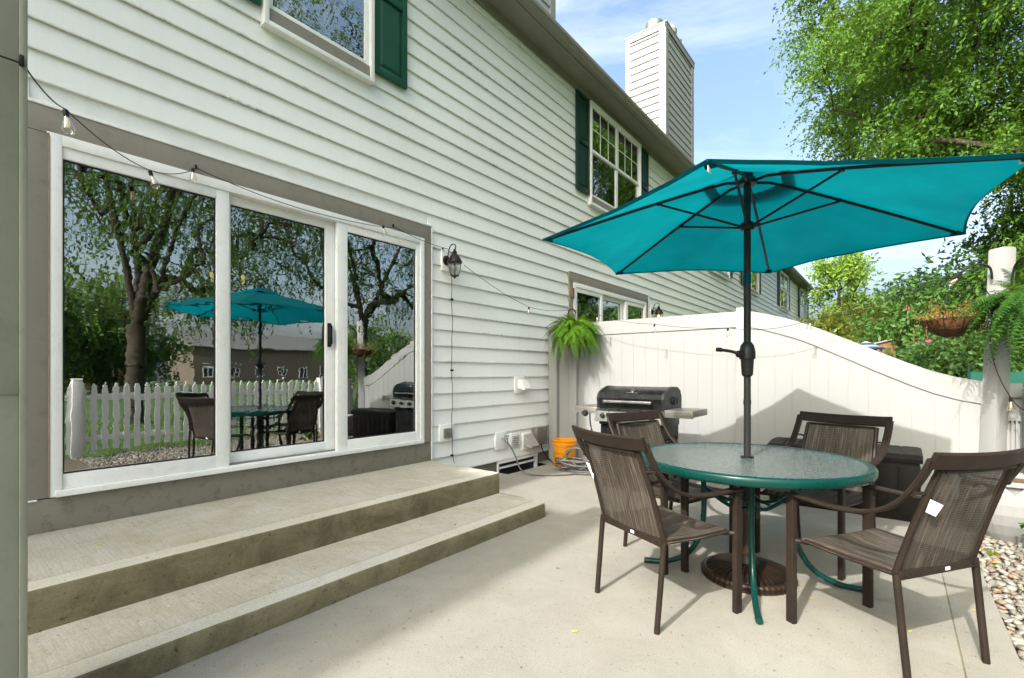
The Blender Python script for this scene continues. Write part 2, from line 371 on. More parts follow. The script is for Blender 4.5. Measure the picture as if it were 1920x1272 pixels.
    def mesh(s, name, mats, smooth=True, ang=35):
        me = bpy.data.meshes.new(name); me.from_pydata(s.v, [], s.f)
        for m in (mats if isinstance(mats, (list, tuple)) else [mats]): me.materials.append(m)
        if any(s.mi): me.polygons.foreach_set('material_index', s.mi)
        bm = bmesh.new(); bm.from_mesh(me); bmesh.ops.recalc_face_normals(bm, faces=bm.faces[:]); bm.to_mesh(me); bm.free()
        if smooth:
            me.polygons.foreach_set('use_smooth', [True] * len(me.polygons)); me.set_sharp_from_angle(angle=R(ang))
        me.update(); return me
    def build(s, name, mats, parent=None, loc=(0, 0, 0), smooth=True, ang=35, rot=(0, 0, 0)):
        return link(name, s.mesh(name, mats, smooth, ang), parent, loc, rot)
def link(name, me, parent=None, loc=(0, 0, 0), rot=(0, 0, 0), sc=None):
    o = bpy.data.objects.new(name, me); COL.objects.link(o); o.location = loc; o.rotation_euler = rot; o.parent = parent
    if sc: o.scale = sc
    return o
def tag(o, label=None, cat=None, group=None, kind=None):
    if label: o['label'] = label
    if cat: o['category'] = cat
    if group: o['group'] = group
    if kind: o['kind'] = kind
    return o
def thing(name, label, cat, loc=(0, 0, 0), rz=0, group=None):
    o = bpy.data.objects.new(name, None); COL.objects.link(o); o.location = loc; o.rotation_euler = (0, 0, rz); o.empty_display_size = .2
    return tag(o, label, cat, group)
def copy_tree(o, parent=None):
    c = o.copy(); COL.objects.link(c); c.parent = parent
    for ch in list(o.children): copy_tree(ch, c)
    return c
def smooth_path(pts, n=6):
    pts = [Vector(p) for p in pts]; out = []
    for i in range(len(pts) - 1):
        p0 = pts[max(i - 1, 0)]; p1 = pts[i]; p2 = pts[i + 1]; p3 = pts[min(i + 2, len(pts) - 1)]
        for k in range(n):
            t = k / n; out.append(.5 * ((2 * p1) + (p2 - p0) * t + (2 * p0 - 5 * p1 + 4 * p2 - p3) * t * t + (3 * p1 - p0 - 3 * p2 + p3) * t ** 3))
    out.append(pts[-1]); return out
def np_mesh(name, V, F, mat):
    me = bpy.data.meshes.new(name); nv = len(V); nf = len(F); k = F.shape[1]
    me.vertices.add(nv); me.vertices.foreach_set('co', V.astype(np.float32).ravel())
    me.loops.add(nf * k); me.loops.foreach_set('vertex_index', F.astype(np.int32).ravel())
    me.polygons.add(nf); me.polygons.foreach_set('loop_start', np.arange(0, nf * k, k, dtype=np.int32))
    me.materials.append(mat); me.update(calc_edges=True); return me

# ------------------------------------------------------------------ the setting
WX = -3.72          # face of the house wall
PATIO_E = .40
g = MB(); g.box(-60, 90, -60, 160, -1.2, -.14); g.build('ground', M['lawn'], smooth=False)['kind'] = 'structure'
lawn = MB(); lawn.box(1.75, 30, -20, 30, -.14, -.06); tag(lawn.build('lawn', M['lawn'], smooth=False), kind='structure')
# patio: two slabs with a tooled joint between, and a cut-out for the basement window well
pat = thing('patio', 'pale broom finished concrete patio slab in front of the house', 'patio'); del pat['category']; pat['kind'] = 'structure'
p = MB(); p.box(-3.54, .2095, -4, 5.9, -.14, 0); p.box(-3.9, -3.54, -4, 4.38, -.14, 0); p.box(-3.9, -3.54, 5.20, 5.9, -.14, 0)
p.build('slab', M['patio'], pat, smooth=False)
p = MB(); p.box(.2145, PATIO_E, -4, 5.9, -.14, 0, 0, .006); p.build('slab', M['patio'], pat)
p = MB(); p.box(.205, .219, -4, 5.9, -.14, -.004); p.build('joint_filler', M['riser'], pat, smooth=False)
nb = MB(); nb.box(-3.9, .4, 5.905, 9.6, -.14, -.004); tag(nb.build('neighbour_patio', M['patio'], smooth=False), kind='structure')

bed = MB(); bed.box(PATIO_E, 1.75, -4, 7, -.14, -.045); bedo = tag(bed.build('gravel_bed', M['bed'], smooth=False), kind='structure')
def stone_bm(seed, rx, ry, rz, sub=1):
    bm = bmesh.new(); bmesh.ops.create_icosphere(bm, subdivisions=sub, radius=1)
    rr = random.Random(seed)
    for v in bm.verts:
        q = noise.noise(v.co * 1.1 + Vector((seed * 3.1, 0, 0))) * .28
        v.co = Vector((v.co.x * rx, v.co.y * ry, v.co.z * rz)) * (1 + q)
    return bm
st_me = []
for k in range(8):
    bm = stone_bm(k, 1, random.uniform(.62, .9), random.uniform(.42, .6), 1 if k % 2 else 2); me = bpy.data.meshes.new('stone'); bm.to_mesh(me); bm.free()
    me.polygons.foreach_set('use_smooth', [True] * len(me.polygons)); me.materials.append(M['stone']); st_me.append(me)
stones = []
rr = random.Random(3)
y = -1.0
spots = []
for layer in range(2):
    yy = 1.5
    while yy < 5.3:
        xx = PATIO_E + .02
        while xx < 1.74:
            spots.append((xx + rr.uniform(-.012, .012), yy + rr.uniform(-.012, .012), layer)); xx += .042
        yy += .040
inview = [s_ for s_ in spots if s_[0] < .42 + (s_[1] - 2.2) * .16 and 2.3 < s_[1] < 5.05]
inview.sort(key=lambda s_: (s_[2] == 0, s_[0] ** 2 + s_[1] ** 2))
single = set(inview[:300]); nst = 0
sv = []; sf = []; off = 0
for s_ in spots:
    a, b2, layer = s_; r_ = rr.choice([.013, .017, .02, .024, .03]); me = st_me[rr.randrange(8)]
    z = -.035 + layer * .016 + rr.uniform(0, .008)
    rot = (rr.uniform(-.35, .35), rr.uniform(-.35, .35), rr.uniform(0, 6.3))
    if s_ in single:
        o = link('stone', me, bedo, (a, b2, z), rot, (r_, r_, r_))
    else:
        mt = Matrix.LocRotScale(Vector((a, b2, z)), __import__('mathutils').Euler(rot), Vector((r_,) * 3))
        me = st_me[1 if rr.random() < .5 else 3]
        for v in me.vertices: sv.append((mt @ v.co)[:])
        for f_ in me.polygons: sf.append(tuple(i + off for i in f_.vertices))
        off += len(me.vertices)
np_ = bpy.data.meshes.new('stones'); np_.from_pydata(sv, [], sf); np_.materials.append(M['stone']); np_.polygons.foreach_set('use_smooth', [True] * len(sf))
o = link('loose_stones', np_, bedo); o['kind'] = 'stuff'

# steps
stp = thing('concrete_steps', 'two wide concrete steps below the sliding patio door, stained dark on the risers', 'steps')
def step(x0, x1, y0, y1, z0, z1):
    # tread with rounded nosing, tooled border line and rough riser; slightly wavy front edge as cast
    n = 60; vs = []; prof = []
    e = .014
    sect = [(x0, z1, 0), (x1 - .118, z1, 0), (x1 - .116, z1 - .006, 1), (x1 - .110, z1 - .006, 1), (x1 - .107, z1 + .001, 1), (x1 - e, z1, 1), (x1 - e * .4, z1 - e * .3, 1), (x1, z1 - e, 2), (x1 + .004, (z0 + z1) / 2, 2), (x1 + .002, z0 - .05, 2)]
    m_ = MB(); fs = []; mi = []
    for i in range(n + 1):
        yy = y0 + (y1 - y0) * i / n
        wob = noise.noise(Vector((yy * 2.1, z1 * 9, 0))) * .006 + noise.noise(Vector((yy * 9, z1 * 5, 2))) * .0025
        for (a, z, k) in sect:
            dx = wob if a > x1 - .06 else 0
            dz = noise.noise(Vector((yy * 6, z1, 5))) * .0015 if a > x1 - .03 and z > z0 else 0
            if i == n and a > x1 - .02: dx -= .006
            vs.append((a + dx, yy, z + dz))
    k_ = len(sect)
    for i in range(n):
        for j in range(k_ - 1):
            fs.append((i * k_ + j, i * k_ + j + 1, (i + 1) * k_ + j + 1, (i + 1) * k_ + j)); mi.append(0 if j == 0 else (1 if j < 6 else 2))
    o0 = len(vs)
    # end face
    endring = [n * k_ + j for j in range(k_)]
    vs.append((x0, y1, z0 - .05)); fs.append(tuple(endring + [o0])); mi.append(2)
    startring = [j for j in range(k_)][::-1]; vs.append((x0, y0, z0 - .05)); fs.append(tuple(startring + [o0 + 1])); mi.append(2)
    m_.v = vs; m_.f = fs; m_.mi = mi
    return m_
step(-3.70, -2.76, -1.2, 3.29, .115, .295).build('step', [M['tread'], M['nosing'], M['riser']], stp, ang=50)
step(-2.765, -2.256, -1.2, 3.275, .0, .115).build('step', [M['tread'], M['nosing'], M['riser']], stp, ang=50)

# ------------------------------------------------------------------ the row house
house = thing('row_house', 'long white vinyl sided row house with taupe trim and green shutters', 'house')
EXPO = .1665
LB = WX + .012
holes = [(.50, 3.22, .487, 2.52, .0)]                       # (y0,y1,z0,z1) own patio door
door2 = (6.08, 8.68, .487, 2.50); holes.append(door2)
wins = [(1.65, 2.61, 3.77, 5.36, 'single'), (6.53, 8.38, 3.77, 5.36, 'double'), (12.6, 14.4, 3.77, 5.36, 'double'), (16.2, 18.1, 3.77, 5.36, 'double'), (22.0, 23.9, 3.77, 5.36, 'double'), (27.2, 28.9, 3.77, 5.36, 'double')]
cuts = [(.42, 3.30, .30, 2.64), (6.0, 8.76, .30, 2.62)] + [(a + .03, b2 - .03, c + .03, d - .02) for a, b2, c, d, _ in wins]
Y0, Y1 = -8.0, 30.0
seam_rng = random.Random(11)
def board_profile(z, h, xw, exp=EXPO):
    # sloping face, thick butt at the bottom that folds back under
    return [(xw, z + h), (xw + .0185, z + .014), (xw + .020, z + .006), (xw + .0175, z), (xw + .004, z + .001), (xw, z + .004)]
def siding(parent, xw, y0, y1, z0, z1, cuts, name='siding_board', anchor=1.132, mat=None, exp=EXPO, laps=True):
    k = math.floor((z0 - anchor) / exp + 1e-6)
    while True:
        z = anchor + exp * k; k += 1
        if z >= z1 - .02: break
        zb = max(z, z0); zt = min(z + exp, z1)
        ivs = [(y0, y1)]
        for (a, b2, c, d) in cuts:
            if zt <= c or zb >= d: continue
            nx = []
            for (p_, q) in ivs:
                if b2 <= p_ or a >= q: nx.append((p_, q)); continue
                if a > p_: nx.append((p_, a))
                if b2 < q: nx.append((b2, q))
            ivs = nx
        if laps:
            nx = []
            for (p_, q) in ivs:
                cuts_ = [c_ for c_ in (((k * 1.37) % 3.6) - 3 + 3.66 * j for j in range(4)) if p_ + .3 < c_ < q - .3]
                e_ = [p_] + cuts_ + [q]; nx += [(e_[i] - (.02 if i else 0), e_[i + 1]) for i in range(len(e_) - 1)]
            ivs = nx
        for ib, (p_, q) in enumerate(ivs):
            m_ = MB()
            if zt - zb > exp * .6:
                m_.prism(board_profile(zb, zt - zb, xw + (.0012 if ib % 2 else 0)), 'y', p_, q)
            else: m_.prism([(xw, zt), (xw + .02, zb), (xw, zb)], 'y', p_, q)
            m_.build(name, mat or M['siding'], parent, smooth=True, ang=25)
siding(house, WX, Y0, Y1, .13, 5.47, cuts)
# backing wall with openings for the two doors
m_ = MB(); xb0, xb1 = WX - .16, WX - .002
ys = [Y0, .50, 3.22, 6.08, 8.68, Y1]
for i, (a, b2) in enumerate(zip(ys[:-1], ys[1:])):
    if i in (1, 3): m_.box(xb0, xb1, a, b2, .12, .487); m_.box(xb0, xb1, a, b2, 2.515, 5.6)
    else: m_.box(xb0, xb1, a, b2, .12, 5.6)
m_.box(-12, xb0, Y1 - .16, Y1, .12, 5.6); m_.box(-12, xb0, Y0, Y0 + .1, .12, 5.6)
m_.build('wall', M['vinyl'], house, smooth=False)
# end gable facing the camera side is hidden; foundation
m_ = MB(); m_.box(WX - .1, WX + .004, Y0, 4.38, -.1, .13); m_.box(WX - .1, WX + .004, 5.2, Y1, -.1, .13)
m_.box(WX - .1, WX - .04, 4.38, 5.2, -.6, -.34); m_.build('foundation', M['found'], house, smooth=False)
m_ = MB(); m_.box(-3.54, -3.50, 4.36, 5.22, -.6, -.002); m_.box(WX, -3.54, 4.36, 4.38, -.6, -.002); m_.box(WX, -3.54, 5.2, 5.22, -.6, -.002); m_.box(WX, -3.54, 4.38, 5.2, -.62, -.5)
m_.build('window_well', M['found'], house, smooth=False)
bw = MB(); bw.box(WX - .03, WX + .02, 4.38, 5.2, .095, .128); bw.box(WX - .03, WX + .015, 4.38, 4.41, -.34, .095); bw.box(WX - .03, WX + .015, 5.17, 5.2, -.34, .095); bw.box(WX - .03, WX + .015, 4.41, 5.17, -.34, -.31); bw.box(WX - .02, WX + .01, 4.41, 5.17, .03, .05)
bwo = bw.build('basement_window', M['vinyl'], house); q = MB(); q.box(WX - .04, WX - .03, 4.41, 5.17, -.31, .095); q.build('pane', M['spacer'], bwo, smooth=False)

# roof, soffit, gutter, fascia
m_ = MB(); m_.box(WX, -3.43, Y0, Y1 + .25, 5.475, 5.485)
m_.build('soffit', M['soffit'], house, smooth=False)
m_ = MB(); m_.box(WX + .001, WX + .03, Y0, Y1, 5.36, 5.474); m_.build('frieze_board', M['soffit'], house, smooth=False)
m_ = MB(); m_.box(-3.44, -3.42, Y0, Y1 + .27, 5.46, 5.60); m_.build('fascia', M['gutter'], house, smooth=False)
gp = [(-3.418, 5.59), (-3.418, 5.47), (-3.355, 5.47), (-3.335, 5.505), (-3.315, 5.53), (-3.315, 5.575), (-3.325, 5.588), (-3.330, 5.582), (-3.325, 5.572), (-3.325, 5.535), (-3.345, 5.51), (-3.362, 5.482), (-3.41, 5.482), (-3.41, 5.59)]
m_ = MB(); m_.prism(gp, 'y', Y0, Y1 + .3); m_.build('gutter', M['gutter'], house, smooth=False)
m_ = MB(); m_.tube(smooth_path([(-3.36, Y1 + .05, 5.48), (-3.36, Y1 + .05, 5.38), (-3.5, Y1 + .05, 5.25), (-3.68, Y1 + .05, 5.15)]), .035, 8); m_.tube([(-3.68, Y1 + .05, 5.15), (-3.68, Y1 + .05, .3)], .035, 8)
m_.build('downspout', M['gutter'], house)
m_ = MB(); m_.prism([(-3.36, 5.615), (-7.5, 7.65), (-12, 5.45), (-12, 5.40), (-7.5, 7.6), (-3.36, 5.595)], 'y', Y0, Y1 + .3); m_.build('roof', M['roof'], house, smooth=False)
m_ = MB(); m_.prism([(WX - .1, 5.6), (-7.5, 7.5), (-11.9, 5.45)], 'y', Y1 - .1, Y1 - .01); m_.build('gable', M['siding'], house, smooth=False)
m_ = MB(); m_.box(WX - .01, WX + .03, Y1 - .09, Y1 + .03, .1, 5.474); m_.build('corner_board', M['pale_trim'], house)

def chimney(xc, w, y0, y1, ztop):
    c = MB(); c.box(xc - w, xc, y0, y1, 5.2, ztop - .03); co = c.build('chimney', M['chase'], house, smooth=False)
    t = MB()
    bw_ = .13
    for (a, b2) in ((y0 - .012, y0 + bw_), (y1 - bw_, y1 + .012)):
        t.box(xc - .001, xc + .022, a, b2, 5.2, ztop - .12)
    t.box(xc - bw_, xc + .022, y0 - .034, y0 - .001, 5.2, ztop - .12); t.box(xc - w - .012, xc - w + .10, y0 - .022, y0 - .001, 5.2, ztop - .12)
    t.box(xc - w - .012, xc + .03, y0 - .03, y0 - .002, ztop - .12, ztop - .0); t.box(xc + .002, xc + .032, y0 - .03, y1 + .03, ztop - .12, ztop - .0)
    t.build('corner_trim', M['pale_trim'], co, smooth=False)
    cp = MB(); cp.box(xc - w - .03, xc + .04, y0 - .04, y1 + .04, ztop, ztop + .025); cp.build('chimney_cap', M['pale_trim'], co, smooth=False)
    z = 5.5
    while z < ztop - .16:
        h = min(.1665, ztop - .125 - z)
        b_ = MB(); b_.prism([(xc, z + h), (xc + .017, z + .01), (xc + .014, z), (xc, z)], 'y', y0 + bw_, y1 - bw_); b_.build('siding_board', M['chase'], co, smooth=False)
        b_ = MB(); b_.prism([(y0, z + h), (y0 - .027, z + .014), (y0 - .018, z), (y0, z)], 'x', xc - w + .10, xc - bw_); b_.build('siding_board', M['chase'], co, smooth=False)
        z += .1665
    fl = MB(); fl.lathe([(.19, 0), (.19, .13), (.20, .14), (.20, .30), (.17, .30), (.17, .05)], 24, (xc - w * .42, y0 + .33, ztop + .02)); fl.build('flue', M['dull_steel'], co)
    fl = MB(); fl.lathe([(.10, 0), (.10, .16), (.15, .17), (.16, .26), (.10, .36), (.02, .40)], 20, (xc - .17, y0 + .72, ztop + .02)); fl.build('vent_cap', M['pale_trim'], co)
    fl = MB(); fl.lathe([(.07, 0), (.07, .14), (.10, .15), (.11, .22), (.02, .27)], 16, (xc - .14, y0 + 1.1, ztop + .02)); fl.build('vent_cap', M['pale_trim'], co)
chimney(-3.95, .92, 10.37, 12.18, 8.86)
chimney(-3.95, .92, 4.15, 5.96, 8.86)

# windows: box frame on the wall, sashes, panes and muntins, curtain behind
def frame_rect(m_, x0, x1, y0, y1, z0, z1, w, wb=None, mi=0, ch=.003):
    wb = wb or w
    m_.box(x0, x1, y0, y0 + w, z0, z1, mi, ch); m_.box(x0, x1, y1 - w, y1, z0, z1, mi, ch)
    m_.box(x0, x1, y0 + w - .001, y1 - w + .001, z0, z0 + wb, mi, ch); m_.box(x0, x1, y0 + w - .001, y1 - w + .001, z1 - w, z1, mi, ch)
def window(y0, y1, z0, z1, kind, near):
    f_ = MB(); X0, X1 = WX - .02, WX + .078
    ap = .105
    frame_rect(f_, X0, X1, y0, y1, z0, z1, .035)                     # outer J-trim
    fo = f_.build('window', M['vinyl'], house)
    a = MB(); a.box(X0, X1 - .02, y0 + .035, y1 - .035, z0 + .035, z0 + .035 + ap); a.build('sill_apron', M['trim'], fo, smooth=False)
    units = [(y0 + .035, y1 - .035)] if kind == 'single' else [(y0 + .035, (y0 + y1) / 2 + .0), ((y0 + y1) / 2 + .0, y1 - .035)]
    zb = z0 + .035 + ap; zt = z1 - .035; zm = (zb + zt) / 2
    for (a0, a1) in units:
        for lo, (s0, s1, xs) in enumerate(((zb, zm + .02, X1 - .035), (zm - .02, zt, X1 - .022))):
            s_ = MB(); frame_rect(s_, xs - .03, xs, a0, a1, s0, s1, .042); s_.build('sash', M['vinyl'], fo)
            s_ = MB(); s_.box(xs - .018, xs - .014, a0 + .042, a1 - .042, s0 + .042, s1 - .042); s_.build('pane', M['pane2'], fo, smooth=False)
            mu = MB(); mo = 0 if lo else -.013; ww = a1 - a0 - .084; hh = s1 - s0 - .084
            for k in (1, 2): mu.box(xs - .0135 + mo, xs - .009 + mo, a0 + .042 + ww * k / 3 - .0055, a0 + .042 + ww * k / 3 + .0055, s0 + .042, s1 - .042)
            mu.box(xs - .0132 + mo, xs - .0094 + mo, a0 + .042, a1 - .042, (s0 + s1) / 2 - .0055, (s0 + s1) / 2 + .0055)
            mu.build('muntin', M['vinyl'], fo, smooth=False)
            bk = MB(); bk.box(xs - .042, xs - .035, a0 + .02, a1 - .02, s0 + .02, s1 - .02); bk.build('curtain', M['screen'] if lo == 0 else M['room'], fo, smooth=False)
def shutter(y0, y1, z0, z1, mat):
    f_ = MB(); x0, x1 = WX + .024, WX + .058
    frame_rect(f_, x0, x1, y0, y1, z0, z1, .052, .07, 0, .004); zm = (z0 + z1) / 2 + .02
    f_.box(x0, x1, y0 + .05, y1 - .05, zm - .035, zm + .035, 0, .004)
    f_.box(x0, x0 + .012, y0 + .05, y1 - .05, z0 + .06, z1 - .06)
    so = f_.build('shutter', mat, house)
    for (a, b2) in ((z0 + .07, zm - .035), (zm + .035, z1 - .052)):
        q = MB(); ya, yb = y0 + .052 + .012, y1 - .052 - .012; za, zb_ = a + .012, b2 - .012; i = .028
        vs = [(x0 + .0125, ya, za), (x0 + .0125, yb, za), (x0 + .0125, yb, zb_), (x0 + .0125, ya, zb_), (x0 + .026, ya + i, za + i), (x0 + .026, yb - i, za + i), (x0 + .026, yb - i, zb_ - i), (x0 + .026, ya + i, zb_ - i)]
        q.add(vs, [(4, 5, 6, 7), (0, 1, 5, 4), (1, 2, 6, 5), (2, 3, 7, 6), (3, 0, 4, 7)]); q.build('raised_panel', mat, so, smooth=False)
for i, (a, b2, c, d, kd) in enumerate(wins):
    window(a, b2, c, d, kd, i < 2)
    mt = M['green'] if i == 0 else M['darkgreen']
    shutter(a - .385, a - .015, 3.90, 5.36, mt); shutter(b2 + .015, b2 + .385, 3.90, 5.36, mt)

# sliding patio doors
def patio_door(y0, y1, z0, z1, splits, name='patio_door'):
    d_ = MB(); xo = WX + .045; xi = WX - .10
    d_.box(xi, xo, y0, y0 + .05, z0, z1, 0, .004); d_.box(xi, xo, y1 - .05, y1, z0, z1, 0, .004)
    d_.box(xi, xo, y0 + .049, y1 - .049, z1 - .055, z1, 0, .004); d_.box(xi, xo + .02, y0 + .02, y1 - .02, z0, z0 + .035, 0, .004)
    do = d_.build(name, M['vinyl'], house)
    zt = z1 - .055; zb = z0 + .035
    for k, (a, b2, xf, sl, sr) in enumerate(splits):
        f_ = MB(); x1 = xf; x0 = xf - .045
        top = .065; bot = .085
        f_.box(x0, x1, a, a + sl, zb, zt, 0, .004); f_.box(x0, x1, b2 - sr, b2, zb, zt, 0, .004)
        f_.box(x0, x1 - .001, a + sl - .001, b2 - sr + .001, zt - top, zt, 0, .004); f_.box(x0, x1 - .001, a + sl - .001, b2 - sr + .001, zb, zb + bot, 0, .004)
        f_.build('sash', M['vinyl'], do)
        g_ = MB(); g_.box(x0 + .018, x0 + .024, a + sl, b2 - sr, zb + bot, zt - top); g_.build('glass_pane', M['pane'], do, smooth=False)
        s_ = MB(); frame_rect(s_, x0 + .0245, x0 + .027, a + sl, b2 - sr, zb + bot, zt - top, .010, None, 0, 0); s_.build('spacer', M['spacer'], do, smooth=False)
    return do
dA = patio_door(.50, 3.22, .487, 2.515, [(.55, 1.425, WX + .035, .004, .082), (1.40, 2.29, WX - .018, .055, .10), (2.27, 3.17, WX + .035, .095, .045)])
h_ = MB(); h_.box(WX - .018, WX + .002, 2.205, 2.235, 1.40, 1.60, 0, .004); h_.box(WX + .001, WX + .03, 2.208, 2.228, 1.42, 1.58, 0, .006); h_.build('door_handle', M['black'], dA)
m_ = MB(); m_.box(WX - .06, WX - .015, 1.43, 2.27, .522, .53); m_.box(WX - .012, WX - .004, 1.43, 2.27, .522, .534); m_.build('track', M['dull_steel'], dA, smooth=False)
dB = patio_door(door2[0], door2[1], .487, 2.50, [(6.13, 6.98, WX + .035, .05, .08), (6.95, 7.83, WX - .018, .055, .10), (7.81, 8.63, WX + .035, .095, .045)])
def door_trim(y0, y1, z1, zb, yi0, yi1):
    m_ = MB(); m_.box(WX - .01, WX + .034, y0, y1, z1 - .145, z1, 0, .003); m_.box(WX - .01, WX + .034, y0, yi0 - .002, zb, z1 - .147, 0, .003)
    m_.box(WX - .01, WX + .034, yi1 + .002, y1, zb, z1 - .147, 0, .003); m_.build('door_trim', M['trim'], house)
    m_ = MB(); m_.box(WX - .01, WX + .040, y0 - .004, y1 + .012, z1 + .001, z1 + .018, 0, .003); m_.box(WX - .01, WX + .038, y1 + .001, y1 + .014, zb - .19, z1, 0, .002)
    m_.box(WX - .01, WX + .038, yi0 - .012, yi1 + .012, z1 - .146, z1 - .136, 0, .002)
    m_.build('trim_channel', M['vinyl'], house)
    m_ = MB(); m_.box(WX - .01, WX + .030, y0, y1, .296, zb - .006, 0, .003); m_.build('kick_board', M['kick'], house)
door_trim(.22, 3.32, 2.66, .487, .50, 3.22)
door_trim(5.96, 8.80, 2.65, .487, 6.08, 8.68)
m_ = MB(); m_.box(WX + .03, WX + .036, .22, .45, .476, .486); m_.build('trim_edge', M['vinyl'], house)
m_ = MB(); m_.box(WX + .03, WX + .047, .494, .4995, .49, 2.50); m_.build('caulk_line', M['caulk'], house)

# rooms behind the doors
def room(y0, y1):
    m_ = MB(); x0, x1 = -8.2, WX - .165
    m_.box(x0, x1, y0, y1, .30, .40, 1); m_.box(x0, x1, y0, y1, 2.9, 3.0); m_.box(x0 - .1, x0, y0, y1, .3, 3.0); m_.box(x0, x1, y0 - .1, y0, .3, 3.0); m_.box(x0, x1, y1, y1 + .1, .3, 3.0)
    m_.build('interior_room', [M['room'], M['roomfloor']], house, smooth=False)
room(-.6, 5.2); room(5.4, 9.6)
m_ = MB()
for k in range(9): m_.tube([(WX - .24 - .03 * (k % 2), 2.08 + k * .022, .42), (WX - .24 - .03 * (k % 2), 2.08 + k * .022, 2.5)], .018, 8)
tag(m_.build('curtain', M['curtain']), 'teal curtain hanging inside at the middle pane of the sliding door', 'curtain')
sf_ = thing('sofa', 'grey sofa seen through the left pane of the sliding door', 'sofa', (-4.6, 0, .4))
m_ = MB(); m_.box(-.5, .1, -.2, 1.55, .12, .42, 0, .06); m_.build('seat', M['curtain'], sf_)
m_ = MB(); m_.box(.12, .36, -.2, 1.55, .12, .92, 0, .08); m_.build('backrest', M['curtain'], sf_)
ch_ = thing('chandelier', 'indoor lamp with four lit bulbs seen through the sliding door', 'lamp', (-5.6, 2.15, 0))
m_ = MB(); m_.tube([(0, 0, 2.9), (0, 0, 2.2)], .012, 6)
for k in range(4): m_.tube(smooth_path([(0, 0, 2.2), (.12 * math.cos(k * 1.57 + .4), .12 * math.sin(k * 1.57 + .4), 2.12), (.2 * math.cos(k * 1.57 + .4), .2 * math.sin(k * 1.57 + .4), 2.16)], 4), .008, 6)
m_.build('arm_frame', M['lantern'], ch_)
for k in range(4): m_ = MB(); m_.lathe([(.010, 0), (.018, .02), (.02, .035), (.012, .05), (.003, .055)], 12, (.2 * math.cos(k * 1.57 + .4), .2 * math.sin(k * 1.57 + .4), 2.17)); m_.build('bulb', M['lit'], ch_)

# unseen wing added to cast the patio shadow; olive corner board at left edge
m_ = MB(); m_.box(-3.70, -2.06, -12, -6, -.14, 7.2); m_.build('shadow_block', M['vinyl'], house, smooth=False)
siding(house, -2.06, -12, -6, .1, 7.15, [], laps=False)
m_ = MB(); m_.prism([(-12, 7.2), (-5.6, 7.2), (-5.6, 7.35), (-12, 9.6)], 'x', -3.9, -2.06); m_.build('roof', M['roof'], house, smooth=False)  # sloping top of that unseen added block
m_ = MB(); m_.box(-2.20, -1.965, -.03, .2, 0, 2.9); m_.build('porch_post', M['olive_trim'], house)
m_ = MB(); m_.box(-1.964, -1.953, .05, .2005, -.02, 1.14, 0, .001); m_.box(-1.964, -1.950, .05, .2005, 1.12, 2.9, 0, .001)
m_.box(-1.975, -1.945, .2010, .2185, -.02, 2.9, 0, .003); m_.box(-2.20, -1.976, .2, .212, -.02, 2.9)
m_.build('corner_board', M['olive_trim'], house)

# small fittings on the wall: plates, vents, outlet
def plate(y0, y1, z0, z1, t=.030, mat='vinyl', name='mounting_block'):
    m_ = MB(); m_.box(WX, WX + t, y0, y1, z0, z1, 0, .005); return m_.build(name, M[mat], house)
pl = plate(3.44, 3.64, .465, .645); m_ = MB(); m_.box(WX + .031, WX + .05, 3.49, 3.60, .50, .60, 0, .004); m_.box(WX + .05, WX + .056, 3.50, 3.59, .545, .55); m_.build('outlet_cover', M['dull_steel'], pl)
pl = plate(4.70, 4.89, .93, 1.14); m_ = MB(); m_.prism([(WX + .03, 1.10), (WX + .09, 1.08), (WX + .14, .99), (WX + .12, .97), (WX + .03, .99)], 'y', 4.76, 4.88); m_.build('dryer_vent', M['vinyl'], pl)
pl = plate(4.33, 4.54, .27, .475)
pl = plate(4.61, 4.80, .265, .445)
for k in range(5): m_ = MB(); m_.prism([(WX + .031, .30 + k * .026), (WX + .046, .292 + k * .026), (WX + .042, .289 + k * .026), (WX + .031, .297 + k * .026)], 'y', 4.64, 4.77); m_.build('louver', M['pale_trim'], pl, smooth=False)
pl = plate(4.86, 5.05, .21, .42); m_ = MB(); m_.prism([(WX + .03, .40), (WX + .05, .40), (WX + .16, .26), (WX + .15, .24), (WX + .03, .25)], 'y', 4.88, 5.04); m_.build('vent_hood', M['pale_trim'], pl)
m_ = MB(); m_.box(WX, WX + .085, 5.08, 5.33, .24, .475, 0, .006); bx = m_.build('utility_box', M['dull_steel'], house)
for k in range(8): m_ = MB(); m_.box(WX + .086, WX + .091, 5.10, 5.31, .265 + k * .024, .275 + k * .024); m_.build('rib', M['dull_steel'], bx, smooth=False)
m_ = MB(); m_.tube(smooth_path([(WX + .04, 5.25, .24), (WX + .05, 5.27, .15), (WX + .09, 5.30, .08), (WX + .2, 5.28, .012)]), .008, 6); m_.build('cable', M['wire'], bx)
m_ = MB(); m_.box(WX, WX + .06, 6.01, 6.06, 2.28, 2.42, 0, .004); m_.build('mounting_block', M['wood'], house)
# faucet
m_ = MB(); m_.tube([(WX + .03, 4.45, .40), (WX + .11, 4.45, .40)], .014, 8); m_.tube([(WX + .09, 4.45, .41), (WX + .11, 4.45, .36)], .015, 8); fo = m_.build('faucet', M['steel'], house)
m_ = MB(); m_.disc((WX + .10, 4.45, .425), (0, .2, 1), .03, .012, 12); m_.build('faucet_handle', M['blue'], fo)

